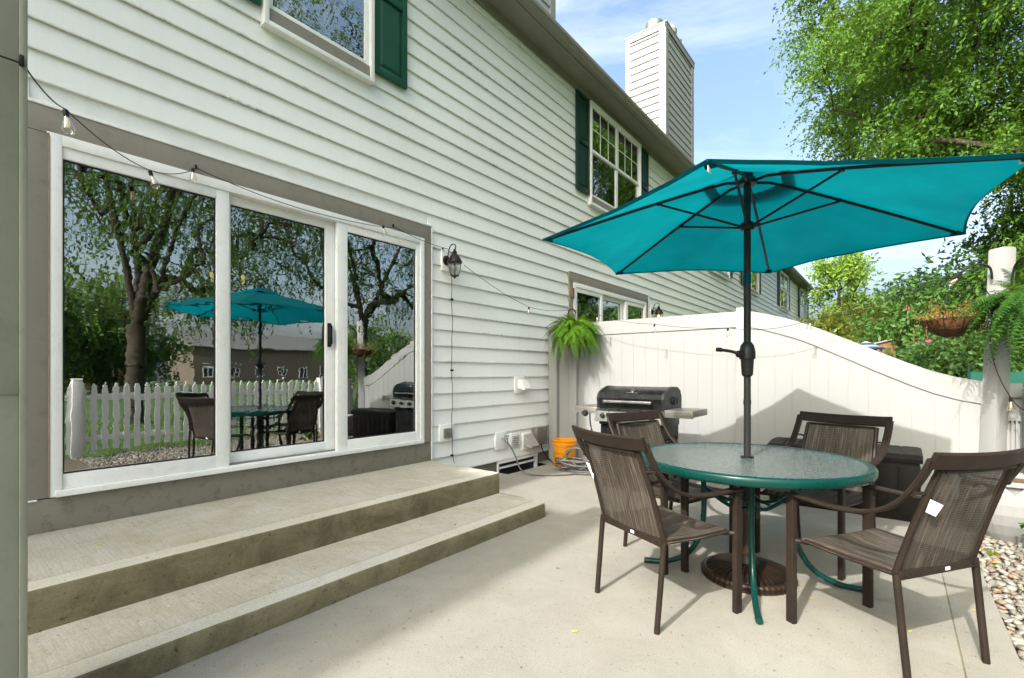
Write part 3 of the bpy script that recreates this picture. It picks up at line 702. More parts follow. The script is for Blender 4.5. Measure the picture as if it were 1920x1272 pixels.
# wall lanterns
def lantern(y, z, s, lit, label):
    t = thing('wall_lantern', label, 'lantern', (WX + .03, y, z))
    m_ = MB(); m_.box(-.028, .002, -.07 * s, .07 * s, -.13 * s, .13 * s, 0, .006); m_.build('mounting_block', M['vinyl'], t)
    m_ = MB(); m_.tube([(0, 0, 0), (.014, 0, 0), (.03, 0, 0)], [.062 * s, .058 * s, .03 * s], 16); m_.tube([(.02, 0, 0), (.07 * s, 0, .02), (.10 * s, 0, .04)], .012 * s, 8); m_.build('wall_plate', M['lantern'], t)
    cx = .15 * s
    m_ = MB(); m_.tube(smooth_path([(.02, 0, .02), (.06 * s, 0, .15 * s), (.12 * s, 0, .185 * s), (cx + .015, 0, .155 * s), (cx, 0, .10 * s)]), .007 * s, 6)
    m_.build('hook_arm', M['lantern'], t)
    m_ = MB(); m_.lathe([(.006, .12), (.02, .11), (.012, .10), (.03, .085), (.026, .06), (.055, .035), (.085, -.02), (.095, -.045), (.09, -.055), (.0, -.05)], 24, (cx, 0, 0))
    m_.v = [(cx + (a - cx) * s, b2 * s, c * s) for a, b2, c in m_.v]; m_.build('cap', M['lantern'], t)
    m_ = MB(); pr = [(.078, -.055), (.085, -.08), (.08, -.12), (.066, -.17), (.05, -.205)]
    for k in range(6):
        a = k * PI / 3 + .3; m_.tube([(cx + r_ * s * math.cos(a), r_ * s * math.sin(a), z_ * s) for r_, z_ in pr], .004 * s, 5)
    m_.lathe([(.052, -.203), (.055, -.212), (.02, -.222), (.006, -.24), (.0, -.245)], 18, (cx, 0, 0)); m_.v[-90:] = [(cx + (a - cx) * s, b2 * s, c * s) for a, b2, c in m_.v[-90:]]
    m_.build('cage', M['lantern'], t)
    m_ = MB(); m_.lathe([(r_ * .97 * s, z_ * s) for r_, z_ in pr], 6, (cx, 0, 0), cap=False); m_.build('glass', M['lglass'], t, smooth=False)
    m_ = MB(); m_.lathe([(.012, -.2), (.014, -.17), (.022, -.13), (.026, -.10), (.012, -.07)], 12, (cx, 0, 0)); m_.v = [(cx + (a - cx) * s, b2 * s, c * s) for a, b2, c in m_.v]; m_.build('bulb', M['lit'] if lit else M['bulb'], t)
lantern(3.53, 2.36, .84, False, 'unlit bronze wall lantern with clear glass right of the sliding door')
lantern(8.98, 2.36, .9, True, 'lit bronze wall lantern beside the neighbouring door behind the white fence')

# ------------------------------------------------------------------ white vinyl privacy fence
FY = 5.48
fence = thing('privacy_fence', 'tall white vinyl privacy fence with a top that sweeps down to the right', 'fence', (0, 0, 0))
FX = lambda m: M['fence']
def topz(x):
    xs = [-3.6, -1.24, -1.146, -.973, -.739, -.518, -.31, -.113, .073, .25, .418, .60]; zs = [1.83, 1.83, 1.816, 1.764, 1.684, 1.577, 1.472, 1.368, 1.274, 1.194, 1.14, 1.105]
    return float(np.interp(x, xs, zs))
def boardz(x): return topz(x) - (.165 + .02 * min(1, max(0, (x + 1.2))))
def post(x, y, w, z1, cap=True, name='post', rz=0, lean=None, par=fence, mat='fence'):
    m_ = MB(); m_.box(-w / 2, w / 2, -w / 2, w / 2, -.1, z1, 0, .005)
    if cap: m_.prism([(-w / 2 - .008, z1 + .001), (w / 2 + .008, z1 + .001), (w / 2 + .008, z1 + .016), (0, z1 + .04), (-w / 2 - .008, z1 + .016)], 'y', -w / 2 - .008, w / 2 + .008)
    if lean: m_.v = [(a + lean * c / z1, b2, c) for a, b2, c in m_.v]
    return m_.build(name, M[mat], par, (x, y, 0), rot=(0, 0, rz))
post(-3.60, FY - .02, .127, 1.80, False); post(-3.66, FY + .0, .06, 1.80, False)
post(-3.30, FY - .01, .115, 1.62, False)
post(-1.25, FY, .127, 1.865, False)
bw_ = .152
x = -3.54
while x < .55:
    x1 = min(x + bw_, .55)
    if True:
        n_ = 4; m_ = MB(); vs = []; g_ = .0003
        xs = [x + g_ + (x1 - x - 2 * g_) * k / n_ for k in range(n_ + 1)]
        e = .003
        poly = [(xs[0] + 0, .05)] + [(xs[-1], .05)] + [(q, boardz(q) + .01) for q in xs[::-1]]
        m_.prism(poly, 'y', FY - .011 + .0, FY + .011)
        # chamfer strip either side gives the v-groove
        m_.prism([(xs[0] + .0045, .05), (xs[-1] - .0045, .05)] + [(q, boardz(q) + .01) for q in (xs[-1] - .0045, xs[2], xs[0] + .0045)], 'y', FY - .0128, FY - .0112)
        m_.build('board', M['fence'], fence, smooth=False)
    x = x1
m_ = MB(); m_.box(-3.53, .55, FY - .004, FY + .004, .05, .09); m_.build('backer', M['fence'], fence, smooth=False)
def rail(x0, x1, zb, zt, n=1):
    xs = [x0 + (x1 - x0) * k / n for k in range(n + 1)]; m_ = MB(); vs = []; fs = []
    for q in xs: vs += [(q, FY - .025, zb(q)), (q, FY - .025, zt(q)), (q, FY + .025, zt(q)), (q, FY + .025, zb(q))]
    for i in range(n):
        for k in range(4): a = i * 4 + k; b2 = i * 4 + (k + 1) % 4; fs.append((a, b2, b2 + 4, a + 4))
    fs += [(3, 2, 1, 0), (n * 4, n * 4 + 1, n * 4 + 2, n * 4 + 3)]; m_.add(vs, fs); return m_.build('rail', M['fence'], fence, ang=60)
rail(-3.54, -1.315, boardz, topz); rail(-1.185, .56, boardz, topz, 22)
rail(-3.54, -1.315, lambda q: .03, lambda q: .17); rail(-1.185, .56, lambda q: .03, lambda q: .17)
m_ = MB(); m_.box(-.057, .057, -.057, .057, -.1, 2.17, 0, .006); m_.box(-.053, .053, -.053, .053, 2.165, 2.178, 0, .004)
m_.v = [(a + .075 * c / 2.17, b2, c) for a, b2, c in m_.v]
# keep the lean in world x although the post is turned on its axis
ang = R(-44); m_.v = [((a - .075 * c / 2.17) * math.cos(ang) - b2 * math.sin(ang) + .075 * c / 2.17, (a - .075 * c / 2.17) * math.sin(ang) + b2 * math.cos(ang), c) for a, b2, c in m_.v]
tp = m_.build('tall_post', M['fence'], fence, (.59, FY - .02, 0))
def bracket(pts, hook):
    m_ = MB(); m_.tube(smooth_path(pts), .0085, 8); m_.tube(smooth_path(hook, 5), .006, 6); m_.build('plant_bracket', M['wire'], fence)
bracket([(.60, 5.40, 1.93), (.585, 5.38, 2.02), (.52, 5.36, 2.055), (.44, 5.34, 2.02), (.36, 5.32, 1.955), (.33, 5.31, 1.985)], [(.34, 5.31, 1.985), (.335, 5.31, 1.94), (.355, 5.31, 1.925), (.37, 5.31, 1.95)])
bracket([(.71, 5.40, 1.86), (.712, 5.38, 1.95), (.73, 5.33, 2.03), (.77, 5.22, 2.06), (.80, 5.10, 2.05), (.795, 5.02, 2.0)], [(.795, 5.02, 2.0), (.79, 5.01, 1.95), (.79, 5.0, 1.93)])
bracket([(-3.34, 5.41, 1.80), (-3.335, 5.36, 1.93), (-3.25, 5.27, 1.99), (-3.15, 5.21, 1.97), (-3.12, 5.2, 1.93)], [(-3.15, 5.21, 1.97), (-3.13, 5.2, 1.92), (-3.14, 5.2, 1.88)])

# picket fence: along the right edge of the garden (seen in the door glass) and the corner piece by the planter
pf = thing('picket_fence', 'low white picket fence with pointed pickets along the garden edge', 'fence')
pk = MB(); pk.prism([(-.036, .06), (.036, .06), (.036, .96), (0, 1.04), (-.036, .96)], 'x', -.011, .011); pkm = pk.mesh('picket', M['vinyl'], False)
PFX = 1.62
yy = -4.2
while yy < 5.2:
    if not any(abs(yy - q) < .06 for q in (5.25, 3.4, 1.5, .6, -1.3, -3.2)): link('picket', pkm, pf, (PFX, yy, 0))
    yy += .128
for q in (5.25, 3.4, 1.5, .6, -1.3, -3.2): post(PFX, q, .115, 1.10, True, par=pf, mat='vinyl')
for z in (.20, .78): m_ = MB(); m_.box(PFX + .012, PFX + .05, -4.3, 5.3, z, z + .085, 0, .004); m_.build('rail', M['vinyl'], pf)
pr = thing('fence_corner', 'short white fence return with narrow slats between tall post and corner post', 'fence')
post(.83, 5.30, .127, 1.045, True, par=pr)
for z0_, z1_ in ((.985, 1.10), (.80, .86), (.12, .22)): m_ = MB(); m_.box(.63, .78, 5.47, 5.51, z0_, z1_, 0, .004); m_.build('rail', M['fence'], pr)
for k in range(5): m_ = MB(); m_.box(.665 + k * .026, .678 + k * .026, 5.475, 5.495, .2, .82); m_.build('slat', M['fence'], pr, smooth=False)
m_ = MB(); m_.box(.63, .80, 5.50, 5.515, .1, 1.0); m_.build('panel', M['fence'], pr, smooth=False)

# ------------------------------------------------------------------ table
TX, TY = -.675, 3.04
tb = thing('round_table', 'round patio table with pebbled glass top and green metal rim', 'table', (TX, TY, 0))
m_ = MB(); m_.lathe([(.566, .690), (.566, .684), (.578, .684), (.580, .650), (.588, .644), (.600, .648), (.606, .660), (.606, .684), (.600, .693), (.588, .696), (.574, .694), (.566, .690)], 96, cap=False); m_.build('rim', M['tgreen'], tb, ang=50)
m_ = MB(); m_.lathe([(.026, .6845), (.5655, .6845), (.5655, .6905), (.026, .6905), (.026, .6845)], 96, cap=False); m_.build('glass_top', M['tglass'], tb)
m_ = MB(); m_.lathe([(.021, .67), (.034, .67), (.036, .700), (.030, .702), (.021, .702), (.021, .67)], 24, cap=False); m_.build('grommet', M['rib'], tb)
for a in (-72.5, 17, 107.5, 197.5):
    c, s = math.cos(R(a)), math.sin(R(a)); pr_ = [(.57, .66), (.45, .655), (.30, .65), (.245, .62), (.235, .52), (.235, .34), (.26, .20), (.33, .09), (.44, .03), (.56, .018)]
    m_ = MB(); m_.tube(smooth_path([(r_ * c, r_ * s, z_) for r_, z_ in pr_], 5), .0155, 12); m_.v += []
    m_.tube([(.555 * c, .555 * s, .018), (.578 * c, .578 * s, .018)], [.018, .016], 12); m_.build('leg', M['tgreen'], tb)
m_ = MB()
for k in range(4):
    a0, a1 = R(17 + 90 * k), R(17 + 90 * k + 90)
    m_.tube(smooth_path([(.235 * math.cos(a0), .235 * math.sin(a0), .50), (.12 * math.cos((a0 + a1) / 2), .12 * math.sin((a0 + a1) / 2), .42), (.235 * math.cos(a1), .235 * math.sin(a1), .50)], 6), .011, 8)
m_.tube([(.12 * math.cos(t_ * PI / 8), .12 * math.sin(t_ * PI / 8), .42) for t_ in range(17)], .009, 8, 0, False)
m_.build('brace', M['tgreen'], tb)

# ------------------------------------------------------------------ umbrella and its base
ub = thing('umbrella_base', 'round cast bronze umbrella base with radiating flutes on the concrete under the table', 'umbrella stand', (TX, TY, 0))
prof = [(.245, .0), (.248, .012), (.244, .022), (.250, .032), (.244, .042), (.232, .050), (.222, .046), (.214, .050), (.17, .062), (.12, .074), (.075, .085), (.055, .09), (.045, .11), (.036, .13), (.036, .14)]
def flute(a, i): return 1 + (.012 * math.sin(a * 52) if 1 <= i <= 4 else 0)
bs = MB(); bs.lathe(prof, 208, fr=flute)
v2 = []
for q, (a, b2, c) in enumerate(bs.v):
    r_ = math.hypot(a, b2); i = q // 208
    if 7 <= i <= 10: c += .0075 * abs(math.sin(math.atan2(b2, a) * 20)) * (1 if r_ > .1 else .6)
    v2.append((a, b2, c))
bs.v = v2; bs.build('plate', M['cast'], ub, ang=60)
m_ = MB(); m_.lathe([(.030, .13), (.034, .15), (.027, .17), (.027, .36), (.031, .38), (.031, .40), (.024, .402)], 20); m_.build('stem', M['cast'], ub)
m_ = MB(); m_.tube([(.026, 0, .37), (.055, -.01, .37)], .006, 8); m_.tube([(.055, -.012, .35), (.057, -.012, .39)], .010, 8); m_.build('knob', M['cast'], ub)

um = thing('patio_umbrella', 'teal patio umbrella with six black ribs opened over the round table', 'umbrella', (TX, TY, 0))
m_ = MB(); m_.tube([(0, 0, .10), (0, 0, 1.18)], .019, 16); m_.tube([(0, 0, 1.0), (0, 0, 1.025)], .0215, 16); m_.tube([(0, 0, 1.31), (0, 0, 2.34)], .0195, 16); m_.build('pole', M['charcoal'], um)
m_ = MB(); m_.lathe([(.021, 1.16), (.030, 1.17), (.036, 1.26), (.038, 1.262), (.044, 1.263), (.044, 1.30), (.036, 1.34), (.022, 1.36), (.019, 1.362)], 20); m_.v = [(a, b2 * 1.05, c) for a, b2, c in m_.v]; cb = m_.build('crank_box', M['charcoal'], um)
m_ = MB(); m_.tube([(-.02, -.035, 1.29), (-.035, -.06, 1.29)], .02, 12); m_.tube(smooth_path([(-.03, -.055, 1.29), (-.07, -.055, 1.305), (-.12, -.03, 1.315), (-.15, -.02, 1.32)]), [.012] * 3 + [.009] * 13 + [.009] * 3, 8); m_.tube([(-.135, -.022, 1.318), (-.165, -.018, 1.322)], .013, 8); m_.build('crank_handle', M['charcoal'], cb)
m_ = MB(); m_.lathe([(.0205, 1.70), (.0215, 1.702), (.0215, 1.755), (.0205, 1.757)], 16); m_.build('canopy_tie', M['canopy'], um)
TIP = [(-1.609, 2.362), (-1.73, 3.60), (-.778, 4.314), (.294, 3.85), (.365, 2.587), (-.587, 1.859)]
ANG = sorted([math.atan2(b2 - 3.09, a + .673) for a, b2 in TIP])
a0 = sum((a - (-PI + k * PI / 3)) for k, a in enumerate(ANG)) / 6 - PI      # mean phase of the hexagon
RU = 1.215; ZR = 1.985; ZT = 2.325; UX, UY = .002, .045
def cz(t): return ZT - (ZT - ZR) * (t ** 1.12)                                # height along a rib
NA, NR = 16, 26
vs = []; fs = []
rad0 = .20
def canopy_pt(a, t):
    # a in rib units, t in 0..1 from top to rim; the edge between ribs is pulled in and slightly up
    k = math.floor(a); f_ = a - k; A0 = a0 + k * PI / 3; A1 = A0 + PI / 3
    r_ = RU * t
    p0 = Vector((math.cos(A0), math.sin(A0), 0)) * r_; p1 = Vector((math.cos(A1), math.sin(A1), 0)) * r_
    p_ = p0.lerp(p1, f_); s_ = 4 * f_ * (1 - f_)
    p_ *= 1 - .06 * s_ * t ** 5 - .0 * s_
    z_ = cz(t) - .035 * s_ * t * (1 - t) * 1.2 + .012 * s_ * t ** 4
    z_ += .007 * noise.noise(Vector((p_.x * 5, p_.y * 5, 1.7))) * s_ * t + .0035 * noise.noise(Vector((a * 9, t * 2.2, 4.1))) * t
    return Vector((UX + p_.x, UY * t + p_.y, z_))
for i in range(NR + 1):
    t = rad0 * .8 + (1 - rad0 * .8) * i / NR
    for q in range(6 * NA): vs.append(canopy_pt(q / NA, t))
n6 = 6 * NA
for i in range(NR):
    for q in range(n6): fs.append((i * n6 + q, i * n6 + (q + 1) % n6, (i + 1) * n6 + (q + 1) % n6, (i + 1) * n6 + q))
# a narrow hem folded inside
hm = len(vs)
for q in range(n6): p_ = canopy_pt(q / NA, 1.0); vs.append((p_.x * .985, p_.y * .985, p_.z - .012))
for q in range(n6): fs.append((NR * n6 + q, NR * n6 + (q + 1) % n6, hm + (q + 1) % n6, hm + q))
cm = MB(); cm.add(vs, fs); cpo = cm.build('canopy', M['canopy'], um, ang=70)
# wind vent: upper cap overlapping the hole
vs = []; fs = []
for i in range(7):
    t = .03 + .19 * i / 6
    for q in range(n6): p_ = canopy_pt(q / NA, t); vs.append((p_.x, p_.y, p_.z + .03 - .01 * i / 6 + .012 * abs(math.sin(q / NA * PI)) * i / 6))
for i in range(6):
    for q in range(n6): fs.append((i * n6 + q, i * n6 + (q + 1) % n6, (i + 1) * n6 + (q + 1) % n6, (i + 1) * n6 + q))
fs.append(tuple(range(n6))[::-1]); cm = MB(); cm.add(vs, fs); cm.build('vent', M['canopy'], cpo, ang=70)
m_ = MB(); m_.lathe([(.0, 2.39), (.02, 2.385), (.028, 2.37), (.02, 2.355), (.026, 2.35)], 16); m_.build('finial', M['rib'], um)
m_ = MB(); m_.lathe([(.020, 2.27), (.05, 2.272), (.055, 2.29), (.04, 2.31), (.02, 2.315)], 18); m_.lathe([(.0, 2.335), (.03, 2.335), (.03, 2.315)], 12); m_.build('top_hub', M['rib'], um)
m_ = MB(); m_.lathe([(.021, 2.005), (.034, 2.007), (.042, 2.03), (.036, 2.05), (.021, 2.055)], 18); m_.build('runner', M['rib'], um)
for k in range(6):
    def P(t, dz=-.016): p_ = canopy_pt(k, t); return Vector((p_.x, p_.y, p_.z + dz))
    m_ = MB(); m_.tube([P(.035, -.035)] + [P(t) for t in (.1, .2, .3, .4, .5, .6, .7, .8, .9, .955)], .0088, 8); rb = m_.build('rib', M['rib'], um)
    A = a0 + k * PI / 3; e = P(.42, -.026)
    m_ = MB(); m_.tube([(UX + .035 * math.cos(A), .035 * math.sin(A), 2.03), e], .0068, 8); m_.disc(e + Vector((-.012 * math.sin(A), .012 * math.cos(A), .004)), (math.sin(A), -math.cos(A), 0), .012, .024, 10); m_.build('strut', M['rib'], rb)
    # sewn pocket at the rib end
    m_ = MB(); p0 = P(.945, -.014); p1 = P(.998, -.006); dr = (p1 - p0).normalized(); sd_ = dr.cross(Vector((0, 0, 1))).normalized()
    m_.add([p0 + sd_ * .026, p0 - sd_ * .026, p0 - sd_ * .020 + Vector((0, 0, -.022)), p0 + sd_ * .020 + Vector((0, 0, -.022)), p1 + sd_ * .006, p1 - sd_ * .006, p1 + Vector((0, 0, -.004)), p1 + Vector((0, 0, .004))], [(0, 1, 2, 3), (0, 4, 5, 1), (1, 5, 2), (3, 4, 0), (2, 5, 6), (3, 2, 6, 4), (4, 5, 7)])
    m_.build('rib_pocket', M['canopy'], cpo, smooth=False)
    if k in (0, 1, 5, 4):
        pass
def near_k(px, py): return min(range(6), key=lambda k: (canopy_pt(k, 1).x + TX - px) ** 2 + (canopy_pt(k, 1).y + TY - py) ** 2)
for (px, py, w_, dz) in ((.365, 2.587, .05, -.024), (-.587, 1.859, .035, -.04)):
    k = near_k(px, py); p0 = canopy_pt(k, .965); A = a0 + k * PI / 3; sd_ = Vector((-math.sin(A), math.cos(A), 0)); dr = Vector((math.cos(A), math.sin(A), -.15))
    c = p0 + Vector((0, 0, dz)); m_ = MB(); pts = [c - dr * w_ * .7, c + dr * w_ * .7]; m_.strip(pts, .002, .024, Vector(sd_)); m_.build('care_tag', M['paper'], cpo, smooth=False)

# ------------------------------------------------------------------ sling chairs
def make_chair(label):
    t = thing('patio_chair', label, 'chair', (0, 0, 0), 0, 'brown sling chairs around the table')
    for s in (-1, 1):
        m_ = MB(); m_.tube([(s * .228, -.245, 0), (s * .230, -.225, .2), (s * .232, -.205, .405)], .0135, 12); m_.build('leg', M['bronze_paint'], t)
        m_ = MB(); m_.box(s * .25 - .013, s * .25 + .013, .228, .268, 0, .598, 0, .003); m_.build('leg', M['bronze_paint'], t)
        m_ = MB(); m_.strip(smooth_path([(s * .272, -.352, .875), (s * .274, -.318, .80), (s * .274, -.26, .715), (s * .272, -.18, .652), (s * .268, -.08, .617), (s * .262, .06, .605), (s * .255, .19, .608), (s * .25, .272, .606)], 4), .042, .016); m_.build('arm', M['bronze_paint'], t)
        m_ = MB(); m_.tube(smooth_path([(s * .225, -.198, .405), (s * .222, -.225, .50), (s * .218, -.262, .62), (s * .212, -.305, .745), (s * .208, -.335, .825)], 4), .0125, 10)
        m_.tube([(s * .226, -.205, .405), (s * .226, .0, .398), (s * .226, .19, .402)], .0125, 10)
        m_.tube([(s * .214, -.300, .735), (s * .268, -.288, .742)], .006, 8); m_.disc((s * .262, -.288, .742), (s, 0, 0), .011, .02, 10)
        m_.build('side_frame', M['bronze_paint'], t)
    m_ = MB(); pts = []
    for k in range(13): q = -1 + k / 6; pts.append((q * .279, -.356 - .028 * (1 - q * q), .862 + .008 * q * q))
    m_.strip(pts, .068, .017, Vector((0, -.42, 1)).normalized()); m_.build('top_rail', M['bronze_paint'], t)
    m_ = MB(); m_.tube([(-.208, -.335, .825), (.208, -.335, .825)], .008, 8); m_.build('sling_rod', M['bronze_paint'], t)
    m_ = MB(); m_.tube([(-.25, .24, .393), (-.21, .20, .388), (.21, .20, .388), (.25, .24, .393)], .0115, 8); m_.build('front_rail', M['bronze_paint'], t)
    m_ = MB(); m_.box(-.23, .23, -.222, -.198, .385, .420, 0, .004)
    for s in (-1, 1): m_.disc((s * .2, -.223, .402), (0, -1, 0), .009, .004, 10)
    m_.build('seat_frame', M['bronze_paint'], t)
    m_ = MB(); vs = []; fs = []; N = 14; L = [-.19, -.1, .0, .1, .16, .19, .205, .214]
    for i, yy in enumerate(L):
        tz = float(np.interp(yy, [-.205, 0, .19], [.405, .398, .402])); dz = (0, 0, 0, 0, 0, 0, -.006, -.022)[i]
        for k in range(N + 1):
            q = -1 + 2 * (k - 1) / (N - 2)
            if k in (0, N): vs.append((.2400 * (1 if k else -1), yy, tz + min(dz, 0) * .5 - .001))
            else: vs.append((q * .228, yy, tz + .0150 - .018 * (1 - q * q) * (1 if yy < .15 else .35) + dz))
    for i in range(len(L) - 1):
        for k in range(N): a = i * (N + 1) + k; fs.append((a, a + 1, a + N + 2, a + N + 1))
    N = 12
    m_.add(vs, fs); m_.build('seat', M['sling'], t, ang=80)
    m_ = MB(); vs = []; fs = []; L = [(-.204, .418, .222), (-.226, .50, .218), (-.262, .62, .214), (-.305, .745, .208), (-.335, .823, .204)]
    Ls = smooth_path([(a, b2, c) for a, b2, c in L], 4)
    for p_ in Ls:
        for k in range(N + 1): q = -1 + 2 * k / N; vs.append((q * p_.z, p_.x - .018 * (1 - q * q), p_.y))
    for i in range(len(Ls) - 1):
        for k in range(N): a = i * (N + 1) + k; fs.append((a, a + 1, a + N + 2, a + N + 1))
    m_.add(vs, fs); m_.build('back_sling', M['sling'], t, ang=80)
    m_ = MB(); m_.strip([(-.2, -.352, .822), (-.1, -.362, .822), (0, -.364, .822), (.1, -.362, .822), (.2, -.352, .822)], .012, .006, Vector((0, 0, 1))); m_.build('piping', M['bronze_paint'], t)
    m_ = MB(); m_.box(.02, .045, -.2245, -.2225, .395, .408); m_.build('sticker', M['paper'], t, smooth=False)
    return t
def place(ch, rl, rr_, fl, fr_):
    # rl etc: ground points of the rear left/right and front left/right feet
    cx = sum(p[0] for p in (rl, rr_, fl, fr_)) / 4; cy = sum(p[1] for p in (rl, rr_, fl, fr_)) / 4
    fx = (fl[0] + fr_[0] - rl[0] - rr_[0]); fy = (fl[1] + fr_[1] - rl[1] - rr_[1]); ch.location = (cx, cy, 0); ch.rotation_euler = (0, 0, math.atan2(fy, fx) - PI / 2)
cA = make_chair('brown sling chair nearest the steps with its back to the camera and a white tag')
cB, cC, cD = copy_tree(cA), copy_tree(cA), copy_tree(cA)
def addtag(ch, pts, th=.0015):
    m_ = MB(); c = Vector(); P_ = [Vector(p) for p in pts]; nn = (P_[1] - P_[0]).cross(P_[2] - P_[0]).normalized() * th
    m_.add(P_ + [p + nn for p in P_], [(0, 1, 2, 3), (7, 6, 5, 4), (0, 4, 5, 1), (1, 5, 6, 2), (2, 6, 7, 3), (3, 7, 4, 0)]); m_.build('care_tag', M['paper'], ch, smooth=False)
addtag(cA, [(-.262, -.295, .70), (-.222, -.275, .685), (-.205, -.285, .625), (-.235, -.262, .60)])
addtag(cD, [(-.214, -.312, .718), (-.160, -.321, .694), (-.178, -.306, .650), (-.216, -.297, .668)])
place(cA, (-1.258, 2.319), (-.849, 2.12), (-1.044, 2.76), (-.635, 2.56))
place(cB, (-1.31, 3.51), (-1.457, 3.04), (-.83, 3.36), (-.98, 2.888))
place(cC, (-.09, 3.80), (-.56, 3.95), (-.237, 3.347), (-.719, 3.50))
place(cD, (.047, 2.35), (.279, 2.749), (-.38, 2.613), (-.116, 3.03))
cB['label'] = 'brown sling patio chair between the round table and the gas grill'
cC['label'] = 'brown sling chair across the table in front of the dark deck box'
cD['label'] = 'brown sling patio chair nearest the gravel, with a white tag hanging on its back'

# ------------------------------------------------------------------ gas grill
gr = thing('gas_grill', 'black and stainless gas grill with folding side shelves standing against the white fence', 'grill', (-2.03, 4.42, 0))
m_ = MB(); S = [(.0, .83), (-.015, .93), (.005, .975), (.06, 1.005), (.20, 1.045), (.34, 1.04), (.42, 1.01), (.46, .95), (.46, .83)]
m_.prism(S, 'x', -.34, .31); ld = m_.build('lid', M['black'], gr, ang=25)
m_ = MB(); S2 = [(-.004, .83), (-.019, .93), (.003, .978), (.06, 1.009), (.20, 1.049), (.34, 1.044), (.424, 1.013), (.464, .95), (.464, .83)]
m_.prism(S2, 'x', .311, .335); m_.build('lid_end', M['charcoal'], gr, ang=25)
m_ = MB(); m_.prism(S2, 'x', -.366, -.341); m_.build('lid_end', M['charcoal'], gr, ang=25)
m_ = MB(); m_.tube([(-.27, -.055, .90), (.23, -.055, .90)], .014, 12); m_.tube([(-.25, -.02, .905), (-.25, -.055, .90)], .010, 8); m_.tube([(.21, -.02, .905), (.21, -.055, .90)], .010, 8); m_.build('lid_handle', M['steel'], ld)
m_ = MB(); m_.disc((.0, .05, 1.003), (0, -.5, 1), .026, .012, 16); m_.box(-.06, .06, .018, .028, .985, .992); m_.build('thermometer', M['steel'], ld)
m_ = MB(); m_.prism([(-.03, .82), (-.06, .80), (-.075, .70), (-.03, .69), (.0, .69), (.0, .82)], 'x', -.36, .33); cp = m_.build('control_panel', M['steel'], gr)
for k in range(4): m_ = MB(); m_.disc((-.27 + k * .17, -.066, .755), (0, -1, .15), .028, .008, 16); m_.disc((-.27 + k * .17, -.072, .756), (0, -1, .15), .020, .026, 14); m_.build('knob', M['charcoal'], cp)
m_ = MB(); m_.box(-.35, .32, .0, .45, .66, .828, 0, .01); m_.build('firebox', M['charcoal'], gr)
m_ = MB(); m_.box(-.34, -.315, .02, .44, .10, .66, 0, .003); m_.box(-.315, .29, .425, .44, .10, .66); m_.box(-.34, .31, .02, .44, .08, .11, 0, .004); m_.box(-.32, .0, .015, .03, .12, .65, 0, .003); m_.box(.005, .29, .015, .03, .12, .65, 0, .003); m_.build('cart', M['black'], gr)
# right cart side with punched slots
m_ = MB(); X0_, X1_ = .285, .31
m_.box(X0_, X1_, .02, .44, .10, .42); m_.box(X0_, X1_, .02, .44, .56, .66)
for k in range(4): m_.box(X0_, X1_, .02, .44, .42 + k * .036 + .016, .42 + k * .036 + .036)
for k in range(5): m_.box(X0_ + .001, X1_ - .001, .02 + k * .10, .055 + k * .093, .42, .56)
m_.build('side_panel', M['charcoal'], gr, smooth=False)
for s, x0, x1 in ((-1, -.63, -.368), (1, .337, .60)):
    m_ = MB(); m_.box(x0, x1, .0, .42, .822, .834, 0, .003); m_.box(x0, x1, -.008, .004, .765, .834, 0, .003); m_.box(x0 if s < 0 else x1 - .012, x0 + .012 if s < 0 else x1, .0, .42, .775, .83, 0, .003); m_.build('side_shelf', M['dull_steel'], gr)
m_ = MB(); m_.disc((-.50, -.008, .765), (0, -1, .1), .034, .01, 16); m_.disc((-.50, -.02, .765), (0, -1, .1), .024, .03, 14); m_.build('burner_knob', M['charcoal'], gr)
m_ = MB(); m_.tube(smooth_path([(-.47, .03, .76), (-.46, .02, .66), (-.44, .05, .55), (-.36, .1, .50), (-.30, .12, .45)]), .007, 6); m_.build('gas_hose', M['wire'], gr)
m_ = MB()
for yy in (.06, .40): m_.tube([(.31, yy, .075), (.345, yy, .075)], .075, 20)
m_.build('wheel', M['wire'], gr)
m_ = MB()
for yy in (.06, .40): m_.tube([(-.32, yy, .0), (-.32, yy, .09)], .02, 10)
m_.build('foot', M['wire'], gr)
m_ = MB(); m_.tube(smooth_path([(.337, .18, .88), (.345, .19, .93), (.345, .25, .945), (.345, .31, .93), (.337, .33, .88)]), .006, 6); m_.tube([(.33, .25, .90), (.352, .25, .90)], .03, 12); m_.build('rotisserie_bracket', M['wire'], gr)

# ------------------------------------------------------------------ deck box, bucket, hose, planter
db = thing('deck_box', 'dark brown resin deck box with a ribbed lid against the white fence', 'storage box', (-.415, 5.15, 0))
m_ = MB(); m_.box(-.50, .56, -.20, .22, .0, .47, 0, .012); bd = m_.build('body', M['resin'], db)
for k in range(8): m_ = MB(); m_.box(-.49 + k * .131, -.377 + k * .131, -.208, -.199, .05, .44, 0, .004); m_.build('panel', M['resin'], bd)
for k in range(4): m_ = MB(); m_.box(.5595, .568, -.18 + k * .1, -.10 + k * .1, .05, .44, 0, .004); m_.build('panel', M['resin'], bd)
m_ = MB(); m_.prism([(-.225, .47), (-.228, .50), (-.20, .53), (.0, .548), (.22, .545), (.23, .53), (.23, .47)], 'x', -.515, .58); lo = m_.build('lid', M['resin'], db, ang=40)
for k in range(9): m_ = MB(); m_.prism([(-.20, .531), (-.198, .536), (.0, .554), (.21, .551), (.21, .545), (.0, .548)], 'x', -.495 + k * .119, -.39 + k * .119); m_.build('lid_rib', M['resin'], lo)
bk = thing('bucket', 'orange plastic bucket standing in the corner by the fence post', 'bucket', (-3.30, 5.22, 0))
